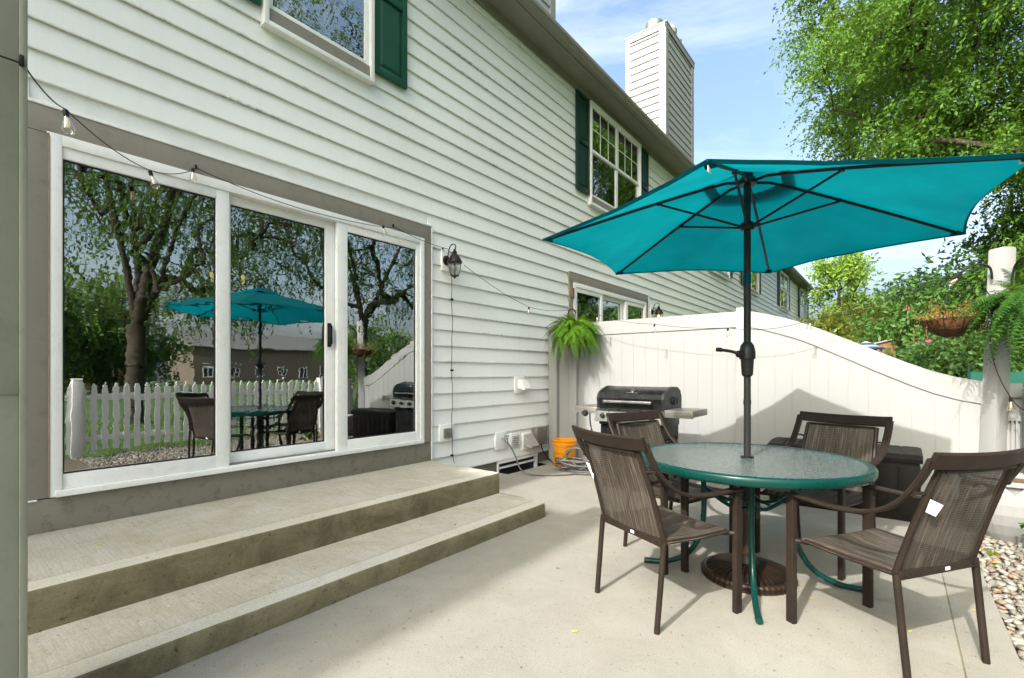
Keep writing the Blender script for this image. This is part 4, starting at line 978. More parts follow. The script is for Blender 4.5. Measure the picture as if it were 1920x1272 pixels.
m_ = MB(); m_.lathe([(.0, .01), (.128, .0), (.132, .01), (.145, .27), (.155, .272), (.155, .295), (.147, .297), (.148, .32), (.156, .322), (.156, .335), (.150, .34), (.144, .335), (.126, .03), (.0, .03)], 40); m_.build('body', M['orange'], bk)
m_ = MB(); m_.tube(smooth_path([(-.155, 0, .30), (-.15, -.12, .22), (0, -.17, .18), (.15, -.12, .22), (.155, 0, .30)], 6), .003, 5); m_.build('handle', M['steel'], bk)
hs = thing('garden_hose', 'grey garden hose coiled on the concrete and joined to the wall faucet', 'hose', (-2.98, 4.98, 0))
hr = random.Random(5); pts = [(-.655, -.515, .36), (-.60, -.50, .30), (-.53, -.49, .18), (-.44, -.52, .06), (-.30, -.50, .014), (-.12, -.40, .014), (.02, -.25, .014)]
ph = -1.2
for k in range(115):
    a = ph + k * 2 * PI / 15; r_ = .20 + .05 * math.sin(k * .37) + hr.uniform(-.012, .012); lz = .014 + min(.085, k * .0009) + .012 * abs(math.sin(k * 1.3))
    if 60 < k < 90: lz += .05 * math.sin((k - 60) / 30 * PI) + .015
    pts.append((r_ * 1.15 * math.cos(a) + .02 * math.sin(k * .11), r_ * .72 * math.sin(a), lz))
m_ = MB(); m_.tube(smooth_path(pts, 4), .0085, 8); ho = m_.build('hose', M['hose'], hs, ang=80)
m_ = MB()
for c in ((-.24, -.05, .09), (-.20, .02, .12)): m_.tube([c, (c[0] + .05, c[1] + .02, c[2] + .02)], .016, 10)
m_.build('coupling', M['hose_green'], hs)
m_ = MB(); m_.tube([(-.665, -.52, .385), (-.655, -.515, .355)], .013, 10); m_.build('collar', M['blue'], hs)
m_ = MB(); lp = [(.17 * math.cos(t_ * .4) * (1 + .1 * math.sin(t_)), .05 + .05 * math.sin(t_ * .23), .17 + .115 * math.sin(t_ * .4)) for t_ in range(40)]; m_.tube(smooth_path(lp, 2), .0078, 7); m_.build('loop', M['hose'], hs, ang=80)

plt = thing('planter', 'large white faceted planter with bare soil on the gravel beside the fence', 'planter', (.64, 5.02, -.04))
rows = [(.135, 0), (.185, .075), (.225, .15), (.252, .225), (.262, .30), (.262, .37), (.250, .43)]; ns = 14; vs = []; fs = []
for i, (r_, z_) in enumerate(rows):
    for k in range(ns): a = 2 * PI * (k + .5 * (i % 2)) / ns; vs.append((r_ * math.cos(a), r_ * math.sin(a), z_))
for i in range(len(rows) - 2):
    # each diamond spans two rows with a recessed centre: raised lattice on sunk facets
    for k in range(ns):
        b0 = i * ns + k; 
        if i % 2 == 0: l_, r2_ = (i + 1) * ns + (k - 1) % ns, (i + 1) * ns + k
        else: l_, r2_ = (i + 1) * ns + k, (i + 1) * ns + (k + 1) % ns
        t_ = (i + 2) * ns + k
        c = (Vector(vs[b0]) + Vector(vs[l_]) + Vector(vs[r2_]) + Vector(vs[t_])) / 4; c = c * Vector((1.045, 1.045, 1)) if False else Vector((c.x * 1.03, c.y * 1.03, c.z)); ci = len(vs); vs.append(tuple(c))
        fs += [(b0, r2_, ci), (r2_, t_, ci), (t_, l_, ci), (l_, b0, ci)]
for k in range(ns): fs.append((k, (k + 1) % ns, ns + k))
top = (len(rows) - 1); b_ = (top - 1) * ns
for k in range(ns):
    if top % 2 == 0: fs.append((b_ + k, b_ + (k + 1) % ns, top * ns + (k + 1) % ns))
    else: fs.append((b_ + k, b_ + (k + 1) % ns, top * ns + k))
fs.append(tuple(range(ns))[::-1])
m_ = MB(); m_.add(vs, fs); m_.build('pot', M['planter'], plt, smooth=False)
m_ = MB(); m_.lathe([(.248, .425), (.262, .43), (.264, .455), (.255, .462), (.238, .46), (.232, .42), (.225, .36)], 48, cap=False); m_.build('pot_rim', M['planter'], plt)
m_ = MB(); vs = [(0, 0, .41)]; fs = []
for j in (1, 2, 3, 4):
    for k in range(24): a = k * PI / 12; vs.append((.232 * j / 4 * math.cos(a), .232 * j / 4 * math.sin(a), .41 + random.uniform(-.012, .02)))
for k in range(24): fs.append((0, 1 + k, 1 + (k + 1) % 24))
for j in range(3):
    for k in range(24): fs.append((1 + j * 24 + k, 1 + (j + 1) * 24 + k, 1 + (j + 1) * 24 + (k + 1) % 24, 1 + j * 24 + (k + 1) % 24))
m_.add(vs, fs); m_.build('potting_soil', M['soil'], plt, smooth=False)

# ------------------------------------------------------------------ ferns
def frond_mesh(seed, L, arch, mat):
    r_ = random.Random(seed); m_ = MB(); N = 30; pts = []
    for i in range(N + 1):
        t = i / N; x = L * (t ** .9) * (1 - .25 * arch * t * t); z = L * (.42 * math.sin(min(1, t * 1.5) * PI / 2) * (1 - .3 * arch) - arch * .95 * t ** 2.1)
        pts.append(Vector((x, .02 * math.sin(t * 3 + seed), z)))
    m_.tube(pts[::3], [.0022 - .0016 * i / (N // 3) for i in range(len(pts[::3]))], 4, cap=False)
    for i in range(2, N):
        t = i / N; w = L * .15 * math.sin(PI * min(1, t * .85 + .18)) ** .8
        tg = (pts[i + 1] - pts[i]).normalized(); nn = Vector((0, 1, 0)); up = tg.cross(nn)
        for s in (-1, 1):
            b0 = pts[i] - tg * L * .010; b1 = pts[i] + tg * L * .012; d = (nn * s + tg * .28 + up * r_.uniform(-.25, .1)).normalized() * w * r_.uniform(.85, 1.1)
            mid = (b0 + b1) / 2 + d * .6 - up * 0; tp_ = (b0 + b1) / 2 + d + tg * w * .12
            m_.add([b0, b1, mid + tg * L * .009, tp_, mid - tg * L * .008], [(0, 1, 2, 4), (4, 2, 3)])
    me = bpy.data.meshes.new('frond'); me.from_pydata(m_.v, [], m_.f); me.materials.append(mat); return me
def fern(label, loc, nf, size, mat, seed):
    t = thing('hanging_fern', label, 'plant', loc); r_ = random.Random(seed)
    m_ = MB(); m_.lathe([(.06, -.14), (.10, -.12), (.125, .0), (.13, .02), (.11, .02), (.0, .01)], 20); m_.build('pot', M['coco'], t)
    m_ = MB()
    for k in range(3): a = k * 2.1 + .4; m_.tube([(.125 * math.cos(a), .125 * math.sin(a), .01), (0, 0, .26)], .0018, 5)
    m_.tube(smooth_path([(0, 0, .25), (.012, 0, .27), (0, 0, .29), (-.01, 0, .275)]), .0025, 5); m_.build('hanger', M['wire'], t)
    mes = [frond_mesh(seed * 10 + k, size * q, ar, mat) for k, (q, ar) in enumerate(((.95, .8), (.85, 1.1), (1.0, .6), (.7, .15), (.85, 1.35), (.9, 1.6)))]
    for k in range(nf):
        up = k % 5 == 0; me = mes[3] if up else mes[r_.choice((0, 1, 2, 4, 5))]
        a = r_.uniform(0, 2 * PI); q = r_.uniform(.02, .09)
        o = link('frond', me, t, (q * math.cos(a), q * math.sin(a), .01 + r_.uniform(0, .02)), (r_.uniform(-.5, .5), r_.uniform(-.45, .25) - (.5 if up else 0), a), (r_.uniform(.75, 1.08),) * 3)
    return t
fern('bright green fern hanging in front of the house end of the fence', (-3.14, 5.19, 1.66), 300, .38, M['fern'], 1)
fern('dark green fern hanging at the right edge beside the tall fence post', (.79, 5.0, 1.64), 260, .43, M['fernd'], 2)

# withered basket
wb = thing('hanging_basket', 'round coco lined wire basket of withered flowers hanging left of the tall post', 'basket', (.355, 5.30, 1.50))
m_ = MB(); m_.lathe([(.02, -.02), (.09, -.005), (.15, .035), (.185, .09), (.19, .11), (.175, .11), (.16, .08), (.10, .06), (.0, .055)], 28, fr=lambda a, i: 1 + .03 * math.sin(a * 7 + i)); m_.build('liner', M['coco'], wb)
m_ = MB()
for k in range(10): a = k * PI / 5; m_.tube([(r_ * math.cos(a), r_ * math.sin(a), z_) for r_, z_ in ((.02, -.026), (.092, -.012), (.155, .03), (.192, .09), (.196, .115))], .0028, 5)
for r_, z_ in ((.197, .115), (.16, .033)): m_.tube([(r_ * math.cos(q * PI / 12), r_ * math.sin(q * PI / 12), z_) for q in range(25)], .0035, 5, 0, False)
for k in range(3): a = k * 2.1; m_.tube([(.195 * math.cos(a), .195 * math.sin(a), .115), (0, 0, .38)], .0018, 4)
m_.build('wire_frame', M['wire'], wb)
r_ = random.Random(9); m_ = MB(); lv = MB(); fl = MB()
for k in range(56):
    a = r_.uniform(0, 6.28); q = r_.uniform(.02, .18); h = r_.uniform(.04, .17) * (1.3 if r_.random() < .2 else 1); out = r_.uniform(.0, .14)
    if k % 6 == 0: P_ = [(q * math.cos(a), q * math.sin(a), .08), ((q + .08) * math.cos(a), (q + .08) * math.sin(a), .14), ((q + .15) * math.cos(a), (q + .15) * math.sin(a), .06), ((q + .16) * math.cos(a + .2), (q + .16) * math.sin(a + .2), -.06)]
    else: P_ = [(q * math.cos(a), q * math.sin(a), .07), ((q + out * .4) * math.cos(a), (q + out * .4) * math.sin(a), .07 + h * .6), ((q + out) * math.cos(a), (q + out) * math.sin(a), .08 + h)]
    P_ = smooth_path(P_, 4); m_.tube(P_, .0028, 4)
    for p_ in P_[3:]:
        for _ in range(3):
            d = Vector((r_.gauss(0, 1), r_.gauss(0, 1), r_.gauss(0, 1))).normalized(); e = d.orthogonal().normalized(); c = p_ + d * .008; l_ = r_.uniform(.005, .012)
            lv.add([c, c + d * l_ + e * l_ * .5, c + d * l_ * 2, c + d * l_ - e * l_ * .5], [(0, 1, 2, 3)])
    if k % 9 == 3:
        for _ in range(7): d = Vector((r_.gauss(0, 1), r_.gauss(0, 1), r_.gauss(0, 1))).normalized(); e = d.orthogonal(); c = P_[-1]; fl.add([c, c + d * .012 + e * .008, c + d * .02, c + d * .012 - e * .008], [(0, 1, 2, 3)])
m_.build('dry_stems', M['twig'], wb); lv.build('dry_leaves', M['dryleaf'], wb, smooth=False); fl.build('flower', M['purple'], wb, smooth=False)

# ------------------------------------------------------------------ string lights
sl = thing('string_lights', 'black string of clear teardrop bulbs running along the door trim and over the fence', 'string lights')
def catenary(a, b2, sag, n=10):
    a, b2 = Vector(a), Vector(b2); return [a.lerp(b2, i / n) - Vector((0, 0, sag * 4 * (i / n) * (1 - i / n))) for i in range(n + 1)]
XW = WX + .06
segs = [((-1.930, -.6, 2.08), (-1.932, .207, 2.055), .01), ((-1.932, .207, 2.055), (-2.83, .434, 2.33), .02), ((-2.83, .434, 2.33), (-3.51, .915, 2.40), .03), ((-3.51, .915, 2.40), (XW, 1.215, 2.55), .03),
        ((XW, 1.215, 2.55), (XW + .06, 1.93, 2.45), .015), ((XW + .06, 1.93, 2.45), (XW + .03, 2.68, 2.50), .01), ((XW + .03, 2.68, 2.50), (XW, 2.84, 2.545), .005), ((XW, 2.84, 2.545), (XW + .03, 3.49, 2.465), .02),
        ((XW + .03, 3.49, 2.465), (-3.56, 3.60, 2.40), .02), ((-3.56, 3.66, 2.32), (-3.45, 4.66, 1.975), .03), ((-3.45, 4.66, 1.975), (-3.15, 5.15, 1.97), .03), ((-3.15, 5.15, 1.97), (-2.79, 5.14, 1.88), .0), ((-2.79, 5.14, 1.88), (-2.08, 5.13, 1.72), .03),
        ((-2.08, 5.13, 1.72), (-1.32, 5.14, 1.635), .02), ((-1.32, 5.14, 1.635), (-.61, 5.17, 1.67), .05), ((-.61, 5.17, 1.67), (.103, 5.25, 1.86), .02), ((.103, 5.25, 1.86), (.36, 5.30, 1.99), .0), ((.36, 5.31, 1.99), (.56, 5.36, 2.02), .0)]
m_ = MB()
for a, b2, s_ in segs: m_.tube(catenary(a, b2, s_), .0026, 6)
m_.tube(smooth_path([(.56, 5.37, 1.85), (.60, 5.36, 1.72), (.585, 5.36, 1.45), (.62, 5.35, 1.2), (.69, 5.30, .995), (.75, 5.24, .90), (.85, 5.2, .82)], 6), .0034, 6)
m_.build('wire', M['wire'], sl)
r_ = random.Random(4); m_ = MB(); P_ = [(WX + .045, 3.60 + r_.uniform(-.008, .008), 2.25 - k * .08) for k in range(26)]; P_[-1] = (WX + .05, 3.63, .22); m_.tube(smooth_path(P_, 3), .0032, 6)
for z_ in (1.95, 1.20, .30): m_.box(WX + .035, WX + .055, 3.585, 3.615, z_, z_ + .02)
m_.build('wire', M['wire'], sl)
bprof = [(.010, -.032), (.013, -.045), (.021, -.07), (.0285, -.098), (.0295, -.112), (.022, -.126), (.0, -.131)]
skt = MB(); skt.lathe([(.006, .004), (.013, .0), (.014, -.02), (.012, -.036), (.0, -.036)], 12); skm = skt.mesh('socket', M['wire'])
blb = MB(); blb.lathe(bprof, 20, cap=False); blm = blb.mesh('bulb', M['bulb'])
fil = MB()
for k in range(4): a = k * PI / 2; fil.tube([(.004 * math.cos(a), .004 * math.sin(a), -.04), (.010 * math.cos(a), .010 * math.sin(a), -.075), (.006 * math.cos(a), .006 * math.sin(a), -.095)], .0014, 4)
film = fil.mesh('filament', M['filament'])
for (p_, rt, sc_) in [((-2.83, .434, 2.325), (.1, -.12, 0), 1), ((-3.51, .915, 2.395), (.3, -.1, 0), 1), ((XW + .035, 1.18, 2.53), (.0, 0, 0), .9), ((XW + .07, 2.66, 2.50), (.25, 0, 0), .9), ((-3.45, 4.66, 1.97), (0, 0, 0), .9), ((-2.79, 5.14, 1.875), (0, 0, 0), .9), ((-2.08, 5.13, 1.715), (0, 0, 0), .9), ((-1.32, 5.14, 1.63), (0, 0, 0), .9), ((-.61, 5.17, 1.665), (-.2, .2, 0), .9), ((.41, 5.25, 1.955), (.2, .9, 0), 1), ((.69, 5.295, .99), (0, 0, 0), 1)]:
    s_ = link('socket', skm, sl, p_, rt, (sc_ * .8,) * 3); link('bulb', blm, s_); link('filament', film, s_)
for p_ in ((-1.94, .205, 2.065), (XW - .02, 1.215, 2.565), (XW - .02, 2.84, 2.56), (XW - .02, 3.47, 2.47)): m_ = MB(); m_.box(p_[0] - .006, p_[0] + .010, p_[1] - .005, p_[1] + .005, p_[2] - .014, p_[2] + .014, 0, .002); m_.build('clip', M['wire'], sl)

# fallen leaves on the concrete
m_ = MB(); m_.add([(-.012, 0, 0), (-.004, .006, .002), (.01, .005, .001), (.016, 0, .003), (.01, -.005, .001), (-.004, -.006, .002)], [(0, 1, 2, 3, 4, 5)])
lm1 = m_.mesh('fallen_leaf', M['yleaf'], False); lm2 = m_.mesh('fallen_leaf', M['bleaf'], False)
def on_tread(x, y): return .2975 if x < -2.77 and y < 3.28 else (.1175 if x < -2.27 and y < 3.26 else .0025)
r_ = random.Random(21)
lps = [(-1.55, .82), (-1.50, .98), (-2.45, 1.35), (-2.62, 1.95), (-2.42, 2.4), (-3.2, .62), (-3.05, .55), (-2.22, 2.95), (-1.45, 2.9), (-1.6, 2.45), (-.25, 2.0), (-.35, 2.95), (-.42, 3.1), (.05, 2.85), (-2.1, 4.1), (-2.3, 3.9), (-1.9, 3.5), (-.9, 1.4), (.1, 2.15), (-1.15, 1.9), (-2.6, 4.6), (.3, 3.3), (-.55, 1.7), (-1.3, 3.6)]
for (a, b2) in lps:
    o = link('fallen_leaf', lm1 if r_.random() < .7 else lm2, None, (a, b2, on_tread(a, b2)), (r_.uniform(-.2, .2), r_.uniform(-.2, .2), r_.uniform(0, 6)), (r_.uniform(.7, 1.2),) * 3)
    pl_ = 'on the upper step' if a < -2.77 and b2 < 3.28 else ('on the lower step' if a < -2.27 and b2 < 3.26 else ('on the concrete near the bottom edge' if b2 < 1.6 else ('under the table and chairs' if a > -1.2 else ('on the shaded concrete past the steps' if b2 > 3.3 else 'on the sunlit concrete between steps and chairs'))))
    tag(o, ('yellow' if o.data == lm1 else 'brown') + ' dry locust leaf ' + pl_, 'leaf', 'fallen leaves on the concrete')

# ------------------------------------------------------------------ trees
def leaf_quads(P, D, n, L, Wd, droop, rng, spread=.12, flat=.0):
    """n leaflets along a short drooping sprig at each anchor P with direction D -> verts, quads"""
    K = len(P); t = (np.arange(n) + .5) / n
    Ls = rng.uniform(.6, 1.25, (K, 1)) * L * n * .42
    base = P[:, None, :] + D[:, None, :] * (t[None, :, None] * Ls[:, :, None])
    base[:, :, 2] -= droop * (t[None, :] ** 2) * Ls
    base += rng.normal(0, spread * L, base.shape)
    C = base.reshape(-1, 3); N_ = len(C)
    d = np.repeat(D, n, 0) * .6 + rng.normal(0, .55, (N_, 3)); d[:, 2] -= droop * .5; d /= np.linalg.norm(d, axis=1, keepdims=True)
    u = rng.normal(0, 1, (N_, 3)); u[:, 2] *= (1 - flat); w = np.cross(d, u); w /= np.linalg.norm(w, axis=1, keepdims=True) + 1e-9
    l_ = rng.uniform(.6, 1.3, (N_, 1)) * L; ww = rng.uniform(.7, 1.2, (N_, 1)) * Wd
    V = np.stack([C, C + d * l_ * .45 + w * ww * .5, C + d * l_, C + d * l_ * .45 - w * ww * .5], 1).reshape(-1, 3)
    F = np.arange(N_ * 4).reshape(-1, 4); return V, F
def tree(name, label, loc, trunk_h, r0, center, radii, n_att, per, L, Wd, mat, seed, droop=.5, spread=.45, n=7, group=None, lean=(0, 0), hole=.35, cat='tree', boost=None, forks=3):
    rng = np.random.default_rng(seed)
    t = thing(name, label, cat, loc, 0, group)
    nodes = [np.zeros(3)]; par = [-1]
    for k in range(1, 6):
        h = trunk_h * k / 5; nodes.append(np.array([lean[0] * (h / trunk_h) ** 2 + rng.normal(0, .03), lean[1] * (h / trunk_h) ** 2 + rng.normal(0, .03), h])); par.append(len(nodes) - 2)
    c = np.array(center); ra = np.array(radii); top = len(nodes) - 1
    for k in range(forks):
        a = 2 * PI * k / forks + rng.uniform(-.3, .3); e = c + ra * np.array([math.cos(a) * .5, math.sin(a) * .5, .15 + .25 * rng.random()]); b2 = nodes[top]; p_ = top
        for q in range(1, 8):
            f = q / 7; nodes.append(b2 + (e - b2) * f + np.array([0, 0, .18 * ra[2] * math.sin(f * PI)]) + rng.normal(0, .06, 3)); par.append(p_); p_ = len(nodes) - 1
    att = []
    while len(att) < n_att:
        q = rng.uniform(-1, 1, 3); rr2 = np.linalg.norm(q)
        if rr2 > 1 or rr2 < hole * rng.random() * 1.6: continue
        p_ = c + ra * q
        if noise.noise(Vector(p_ / (max(ra) * .33)) + Vector((seed * 3.7, 0, 0))) < -.16: continue
        att.append(p_)
    if boost is not None: att += [np.array(b2) for b2 in boost]
    att = np.array(att); order = np.argsort(np.linalg.norm(att - nodes[top], axis=1)); ends = []; edir = []
    for i in order:
        A = np.array(nodes[3:]); dd = np.linalg.norm(A - att[i], axis=1) + .25 * np.maximum(0, A[:, 2] - att[i][2]); j = int(np.argmin(dd)) + 3
        b2 = nodes[j]; mid = (b2 + att[i]) / 2 + rng.normal(0, .06, 3) * np.linalg.norm(att[i] - b2) + np.array([0, 0, .06 * np.linalg.norm(att[i] - b2)])
        nodes.append(mid); par.append(j); nodes.append(att[i]); par.append(len(nodes) - 2); ends.append(len(nodes) - 1); edir.append(att[i] - b2)
    w = np.zeros(len(nodes)); w[ends] += 1
    for i in range(len(nodes) - 1, 0, -1):
        w[par[i]] += w[i]
    w = np.maximum(w, 1); rad = r0 * np.sqrt(w / w[0]) ; rad = np.maximum(rad, .006)
    m_ = MB()
    for i in range(1, len(nodes)):
        if rad[i] < .0085 and n_att > 900: continue
        seg = 10 if rad[i] > .12 else (6 if rad[i] > .03 else 4)
        a = nodes[par[i]]; b2 = nodes[i]; ra_ = rad[par[i]] if (rad[par[i]] < rad[i] * 1.6) else rad[i] * 1.15
        if i == 1: ra_ = r0 * 1.35
        m_.tube([a, b2], [ra_, rad[i]], seg, cap=False)
    tr = m_.build('trunk', M['bark'], t, ang=180)
    E = np.array([nodes[i] for i in ends]); K = len(E); P = np.repeat(E, per, 0); out = np.repeat(E - c, per, 0); out /= np.linalg.norm(out, axis=1, keepdims=True) + 1e-6
    P = P + rng.normal(0, spread, P.shape) * np.array([1, 1, .55]); D = out * .6 + rng.normal(0, .6, P.shape); D[:, 2] -= droop * .4; D /= np.linalg.norm(D, axis=1, keepdims=True)
    V, F = leaf_quads(P, D, n, L, Wd, droop, rng)
    link('crown', np_mesh('crown', V, F, mat), t); return t
# the honey locust at the right, whose crown fills the upper right of the view
rngb = np.random.default_rng(77)
bo = [(-4.6 + rngb.normal(0, .5), -1 + rngb.normal(0, 1), .2 + rngb.normal(0, .7)) for _ in range(26)]
tree('honey_locust', 'large honey locust with feathery bright green drooping leaves behind the fence', (3.3, 13.2, -.1), 3.4, .26, (-.1, .2, 9.3), (5.1, 4.6, 4.9), 900, 46, .088, .042, M['locust'], 5, droop=.45, spread=.27, n=12, lean=(-.3, 0),
     boost=[(-3.3 + rngb.normal(0, .6), -1 + rngb.normal(0, 1.0), 4.6 + rngb.normal(0, .5)) for _ in range(0)] + [(rngb.uniform(-1.5, 1.6), rngb.uniform(-1.2, 1), rngb.uniform(3.3, 5.8)) for _ in range(52)])
# the tree beside the garden whose trunks show in the door glass
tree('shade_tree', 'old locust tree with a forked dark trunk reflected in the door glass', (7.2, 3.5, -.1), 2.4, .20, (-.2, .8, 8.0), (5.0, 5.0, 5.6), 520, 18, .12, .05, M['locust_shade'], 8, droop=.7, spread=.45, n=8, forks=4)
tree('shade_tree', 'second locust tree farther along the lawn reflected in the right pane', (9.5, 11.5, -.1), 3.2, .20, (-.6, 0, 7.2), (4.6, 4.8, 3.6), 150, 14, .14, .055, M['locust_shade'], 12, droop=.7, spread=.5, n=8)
G2 = 'trees behind the fence'
tree('lime_tree', 'slim pale lime green tree standing alone against the sky beyond the roof end', (-1.9, 27, -.1), 2.2, .12, (0, 0, 4.7), (1.15, 1.1, 2.6), 70, 20, .20, .085, M['lime'], 21, droop=.1, spread=.26, n=6, group=G2, hole=.8)
tree('yellowing_tree', 'yellow green dogwood with bronze tips behind the fence beside the row house end', (-1.2, 19.5, -.1), 1.0, .10, (0, 0, 2.2), (1.5, 1.4, 1.15), 140, 24, .13, .06, M['yellowgreen'], 22, droop=.3, spread=.3, n=6, group=G2, hole=.6)
tree('yellowing_tree', 'yellow green shrubby tree in the middle behind the sloping fence top', (.3, 17.5, -.1), .8, .10, (0, 0, 1.7), (1.6, 1.6, 1.35), 140, 24, .13, .06, M['yellowgreen'], 23, droop=.3, spread=.3, n=6, group=G2, hole=.6)
tree('leafy_tree', 'mid green leafy tree behind the withered hanging basket', (1.55, 14.6, -.1), 1.0, .12, (0, 0, 2.0), (1.8, 1.6, 1.7), 180, 24, .14, .06, M['midgreen'], 24, droop=.7, spread=.34, n=7, group=G2, hole=.5)
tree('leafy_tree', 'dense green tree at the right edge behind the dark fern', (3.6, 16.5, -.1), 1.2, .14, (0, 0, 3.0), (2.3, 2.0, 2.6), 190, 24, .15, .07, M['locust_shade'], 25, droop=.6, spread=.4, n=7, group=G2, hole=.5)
tree('leafy_tree', 'dark green distant tree closing the gap between dogwood and locust', (.8, 30, -.1), 2.0, .2, (0, 0, 2.6), (3.6, 3.0, 2.2), 180, 26, .24, .12, M['locust_shade'], 26, droop=.3, spread=.6, n=6, group=G2, hole=.5)
tree('leafy_tree', 'far green tree right of the lime green tree', (6.5, 34, -.1), 2.0, .2, (0, 0, 3.4), (4.0, 3.0, 3.0), 180, 26, .28, .14, M['midgreen'], 27, droop=.3, spread=.6, n=6, group=G2, hole=.5)
tree('low_shrub', 'low green shrub row showing just above the right end of the fence', (1.7, 12.2, -.1), .4, .06, (-.3, 0, 1.1), (1.3, .8, .9), 110, 22, .11, .055, M['locust_shade'], 28, droop=.4, spread=.22, n=6, group=G2, hole=.4)
for k, (a, b2, h, s_) in enumerate(((24, 2, 4.2, 3.4), (28, 7, 3.6, 3.4), (30, 27, 2.6, 3.2), (34, 40, 3.0, 3.6), (22, -8, 4.0, 3.5), (18, 42, 4.5, 4.0))):
    tree('garden_tree', ['round dark tree across the lawn opposite the door', 'wide tree before the far brick house', 'tree across the lawn seen in the right door pane', 'tall far tree beyond the lawn', 'tree behind the camera side of the lawn', 'far tree at the end of the lawn'][k], (a, b2, -.1), 1.8, .2, (0, 0, h), (s_, s_, 3.0), 110, 18, .32, .16, M['locust_shade'], 40 + k, droop=.3, spread=.6, n=6, group='trees across the lawn', hole=.4)

# small leafy plant beside the planter and weeds in the gravel
def plant(label, loc, n_, h, seed, mat='plant', lw=.03):
    t = thing('leafy_plant', label, 'plant', loc); r_ = random.Random(seed); st = MB(); lv = MB()
    for k in range(n_):
        a = r_.uniform(0, 6.28); q = r_.uniform(.2, 1) * h * .8; P_ = smooth_path([(0, 0, 0), (q * .4 * math.cos(a), q * .4 * math.sin(a), h * r_.uniform(.4, .7)), (q * math.cos(a), q * math.sin(a), h * r_.uniform(.5, 1.1))], 3); st.tube(P_, .002, 4)
        for p_ in P_[2:]:
            for s in (0, 1, 2):
                d = Vector((r_.gauss(0, 1), r_.gauss(0, 1), r_.gauss(0, .5))).normalized(); e = d.cross(Vector((0, 0, 1))).normalized(); L = r_.uniform(.7, 1.2) * lw
                lv.add([p_, p_ + d * L * .5 + e * L * .35 + Vector((0, 0, .006)), p_ + d * L * 1.1 - Vector((0, 0, L * .2)), p_ + d * L * .5 - e * L * .35 + Vector((0, 0, .006))], [(0, 1, 2, 3)])
    st.build('stem', M['plant'], t); lv.build('foliage', M[mat], t, smooth=False)
plant('small leafy green plant growing in the gravel just right of the white planter', (.80, 4.55, -.03), 26, .22, 1, lw=.035)
plant('low creeping green weed on the gravel in front of the planter', (.68, 4.35, -.03), 12, .07, 2, lw=.022)
plant('tiny green weed between the stones near the chair leg', (.56, 3.75, -.03), 6, .04, 3, lw=.016)
plant('patch of yellowing weed beside the edge of the slab', (.50, 4.42, -.03), 8, .04, 4, 'yellowgreen', lw=.018)
r_ = random.Random(33)
for k in range(34):
    a = r_.uniform(.42, .80); b2 = r_.uniform(3.0, 4.9)
    o = link('fallen_leaf', lm2 if r_.random() < .6 else lm1, None, (a, b2, .0), (r_.uniform(-.4, .4), r_.uniform(-.4, .4), r_.uniform(0, 6)), (r_.uniform(.9, 2.2),) * 3)
    tag(o, ('yellow' if o.data == lm1 else 'brown') + ' dead leaf among the gravel stones ' + ('close to the white planter' if b2 > 4.3 else ('near the rear leg of the right chair' if b2 < 3.5 else 'halfway along the slab edge')), 'leaf', 'fallen leaves on the gravel')

# grass tufts of the lawn beyond the picket fence (seen in reflection)
rg = np.random.default_rng(2); Kg = 26000; gx = rg.uniform(1.8, 9, Kg); gy = rg.uniform(-3, 14, Kg); h = rg.uniform(.03, .09, Kg); a = rg.uniform(0, 6.28, Kg); w_ = .008
B = np.stack([gx, gy, np.full(Kg, -.062)], 1); dx = np.stack([np.cos(a) * w_, np.sin(a) * w_, np.zeros(Kg)], 1); tp_ = B + np.stack([rg.normal(0, .02, Kg), rg.normal(0, .02, Kg), h], 1)
V = np.stack([B - dx, B + dx, tp_], 1).reshape(-1, 3); F = np.arange(Kg * 3).reshape(-1, 3); go = link('grass', np_mesh('grass', V, F, M['grass'])); go['kind'] = 'stuff'

# ------------------------------------------------------------------ things farther off
sr = thing('garage', 'low garage with a sloping dark roof edge beyond the end of the row house', 'garage', (-3.9, 31, 0))
m_ = MB(); m_.prism([(0, 0), (4.2, 0), (4.2, 2.2), (0, 4.0)], 'y', .3, 6); m_.build('wall', M['siding'], sr, smooth=False)
m_ = MB(); m_.prism([(-.1, 4.15), (4.6, 2.15), (4.6, 2.02), (-.1, 4.0)], 'y', 0, 6.3); m_.build('roof', M['roof'], sr, smooth=False)
m_ = MB(); m_.prism([(-.1, 3.99), (4.62, 1.99), (4.62, 1.82), (-.1, 3.82)], 'y', -.03, .0); m_.build('fascia', M['pale_trim'], sr, smooth=False)
nu = thing('market_umbrella', 'tip of a blue and white striped umbrella just above the fence', 'umbrella', (-.53, 13.5, 0))
m_ = MB(); m_.tube([(0, 0, 0), (0, 0, 1.9)], .02, 8); m_.build('pole', M['wood'], nu)
for i in range(4):
    m_ = MB(); r0_, r1_ = .02 + i * .09, .02 + (i + 1) * .09; m_.lathe([(r0_, 1.90 - i * .045), (r1_, 1.90 - (i + 1) * .045)], 16, cap=False); m_.build('canopy_band', M['awning_blue'] if i % 2 else M['fence'], nu)
sh = thing('wooden_shelter', 'brown wooden lean-to roof peeking above the fence beside the striped umbrella', 'shelter', (-.15, 14, 0))
m_ = MB(); m_.prism([(-.55, 1.78), (.15, 1.95), (.15, 1.98), (-.55, 1.81)], 'y', 0, 1.6); m_.build('roof', M['pale_trim'], sh, smooth=False)
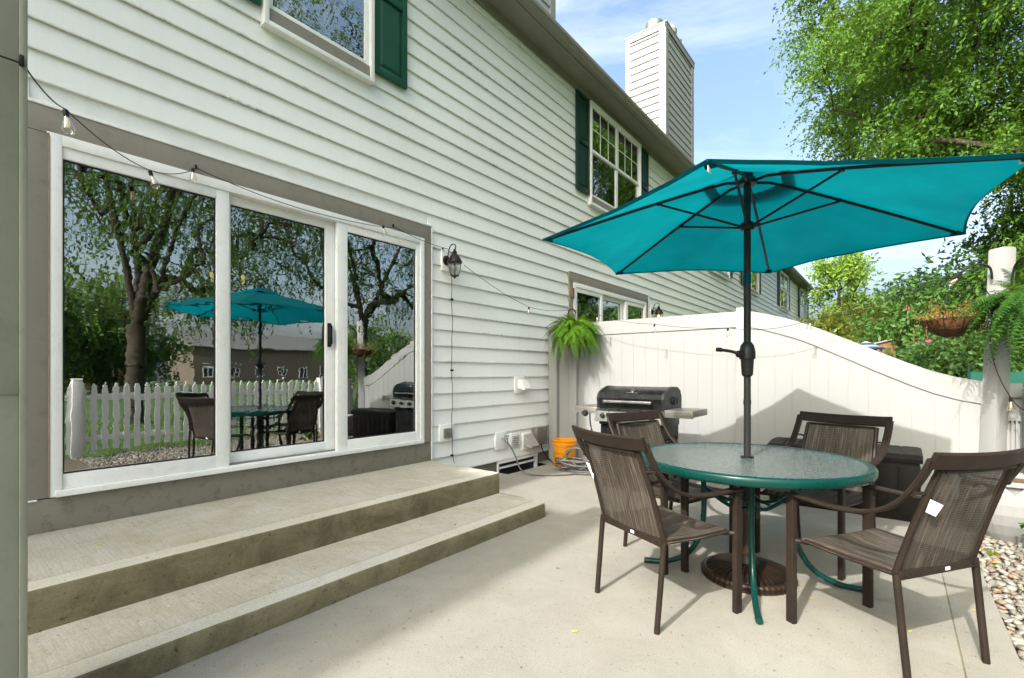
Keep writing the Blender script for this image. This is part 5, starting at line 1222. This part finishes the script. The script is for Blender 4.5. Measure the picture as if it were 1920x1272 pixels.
m_ = MB(); m_.box(-.2, .14, .05, .1, 0, 1.9); m_.box(.1, .15, 0, 1.5, 0, 1.9); m_.build('wall', M['wood'], sh, smooth=False)
gs = thing('windscreen_fence', 'green mesh screen fence low behind the right end of the white fence', 'fence', (0, 0, 0))
for k in range(7): m_ = MB(); m_.box(.95 + k * .42, 1.36 + k * .42, 11.0 + k * .05, 11.02 + k * .05, 0, 1.20); m_.build('screen_panel', M['mesh_green'], gs, smooth=False)
for k in range(8): m_ = MB(); m_.tube([(.945 + k * .42, 10.98 + k * .05, 0), (.945 + k * .42, 10.98 + k * .05, 1.3)], .02, 8); m_.build('post', M['darkgreen'], gs)
def far_house(label, loc, w, d, h, mat, nw):
    t = thing('far_house', label, 'house', loc, 0, 'houses across the lawn')
    m_ = MB(); m_.box(0, d, 0, w, 0, h); m_.build('wall', mat, t, smooth=False)
    m_ = MB(); m_.prism([(-.5, h), (d / 2, h + 2.2), (d + .5, h), (d + .5, h - .15), (-.5, h - .15)], 'y', -.4, w + .4); m_.build('roof', M['roof'], t, smooth=False)
    for k in range(nw):
        yy = (k + .5) * w / nw
        for z_ in ((.9, 2.1), (3.6, 4.8)) if h > 5 else ((.9, 2.1),):
            m_ = MB(); frame_rect(m_, -.06, .0, yy - .6, yy + .6, z_[0], z_[1], .08, None, 0, 0); m_.box(-.05, -.0, yy - .04, yy + .04, z_[0], z_[1]); f_ = m_.build('window', M['vinyl'], t, smooth=False)
            m_ = MB(); m_.box(-.03, -.02, yy - .52, yy + .52, z_[0] + .08, z_[1] - .08); m_.build('pane', M['spacer'], f_, smooth=False)
far_house('long brick house far across the lawn', (44, -14, -.1), 26, 9, 3.2, M['brick'], 6)
far_house('tan sided house far across the lawn to the right', (60, 22, -.1), 22, 9, 4.6, M['tan'], 7)
far_house('low brick house behind the lawn trees', (36, 50, -.1), 18, 9, 3.0, M['brick'], 5)
rd = MB(); rd.box(20, 24, -20, 40, -.058, -.052); tag(rd.build('path', M['asphalt'], smooth=False), kind='structure')
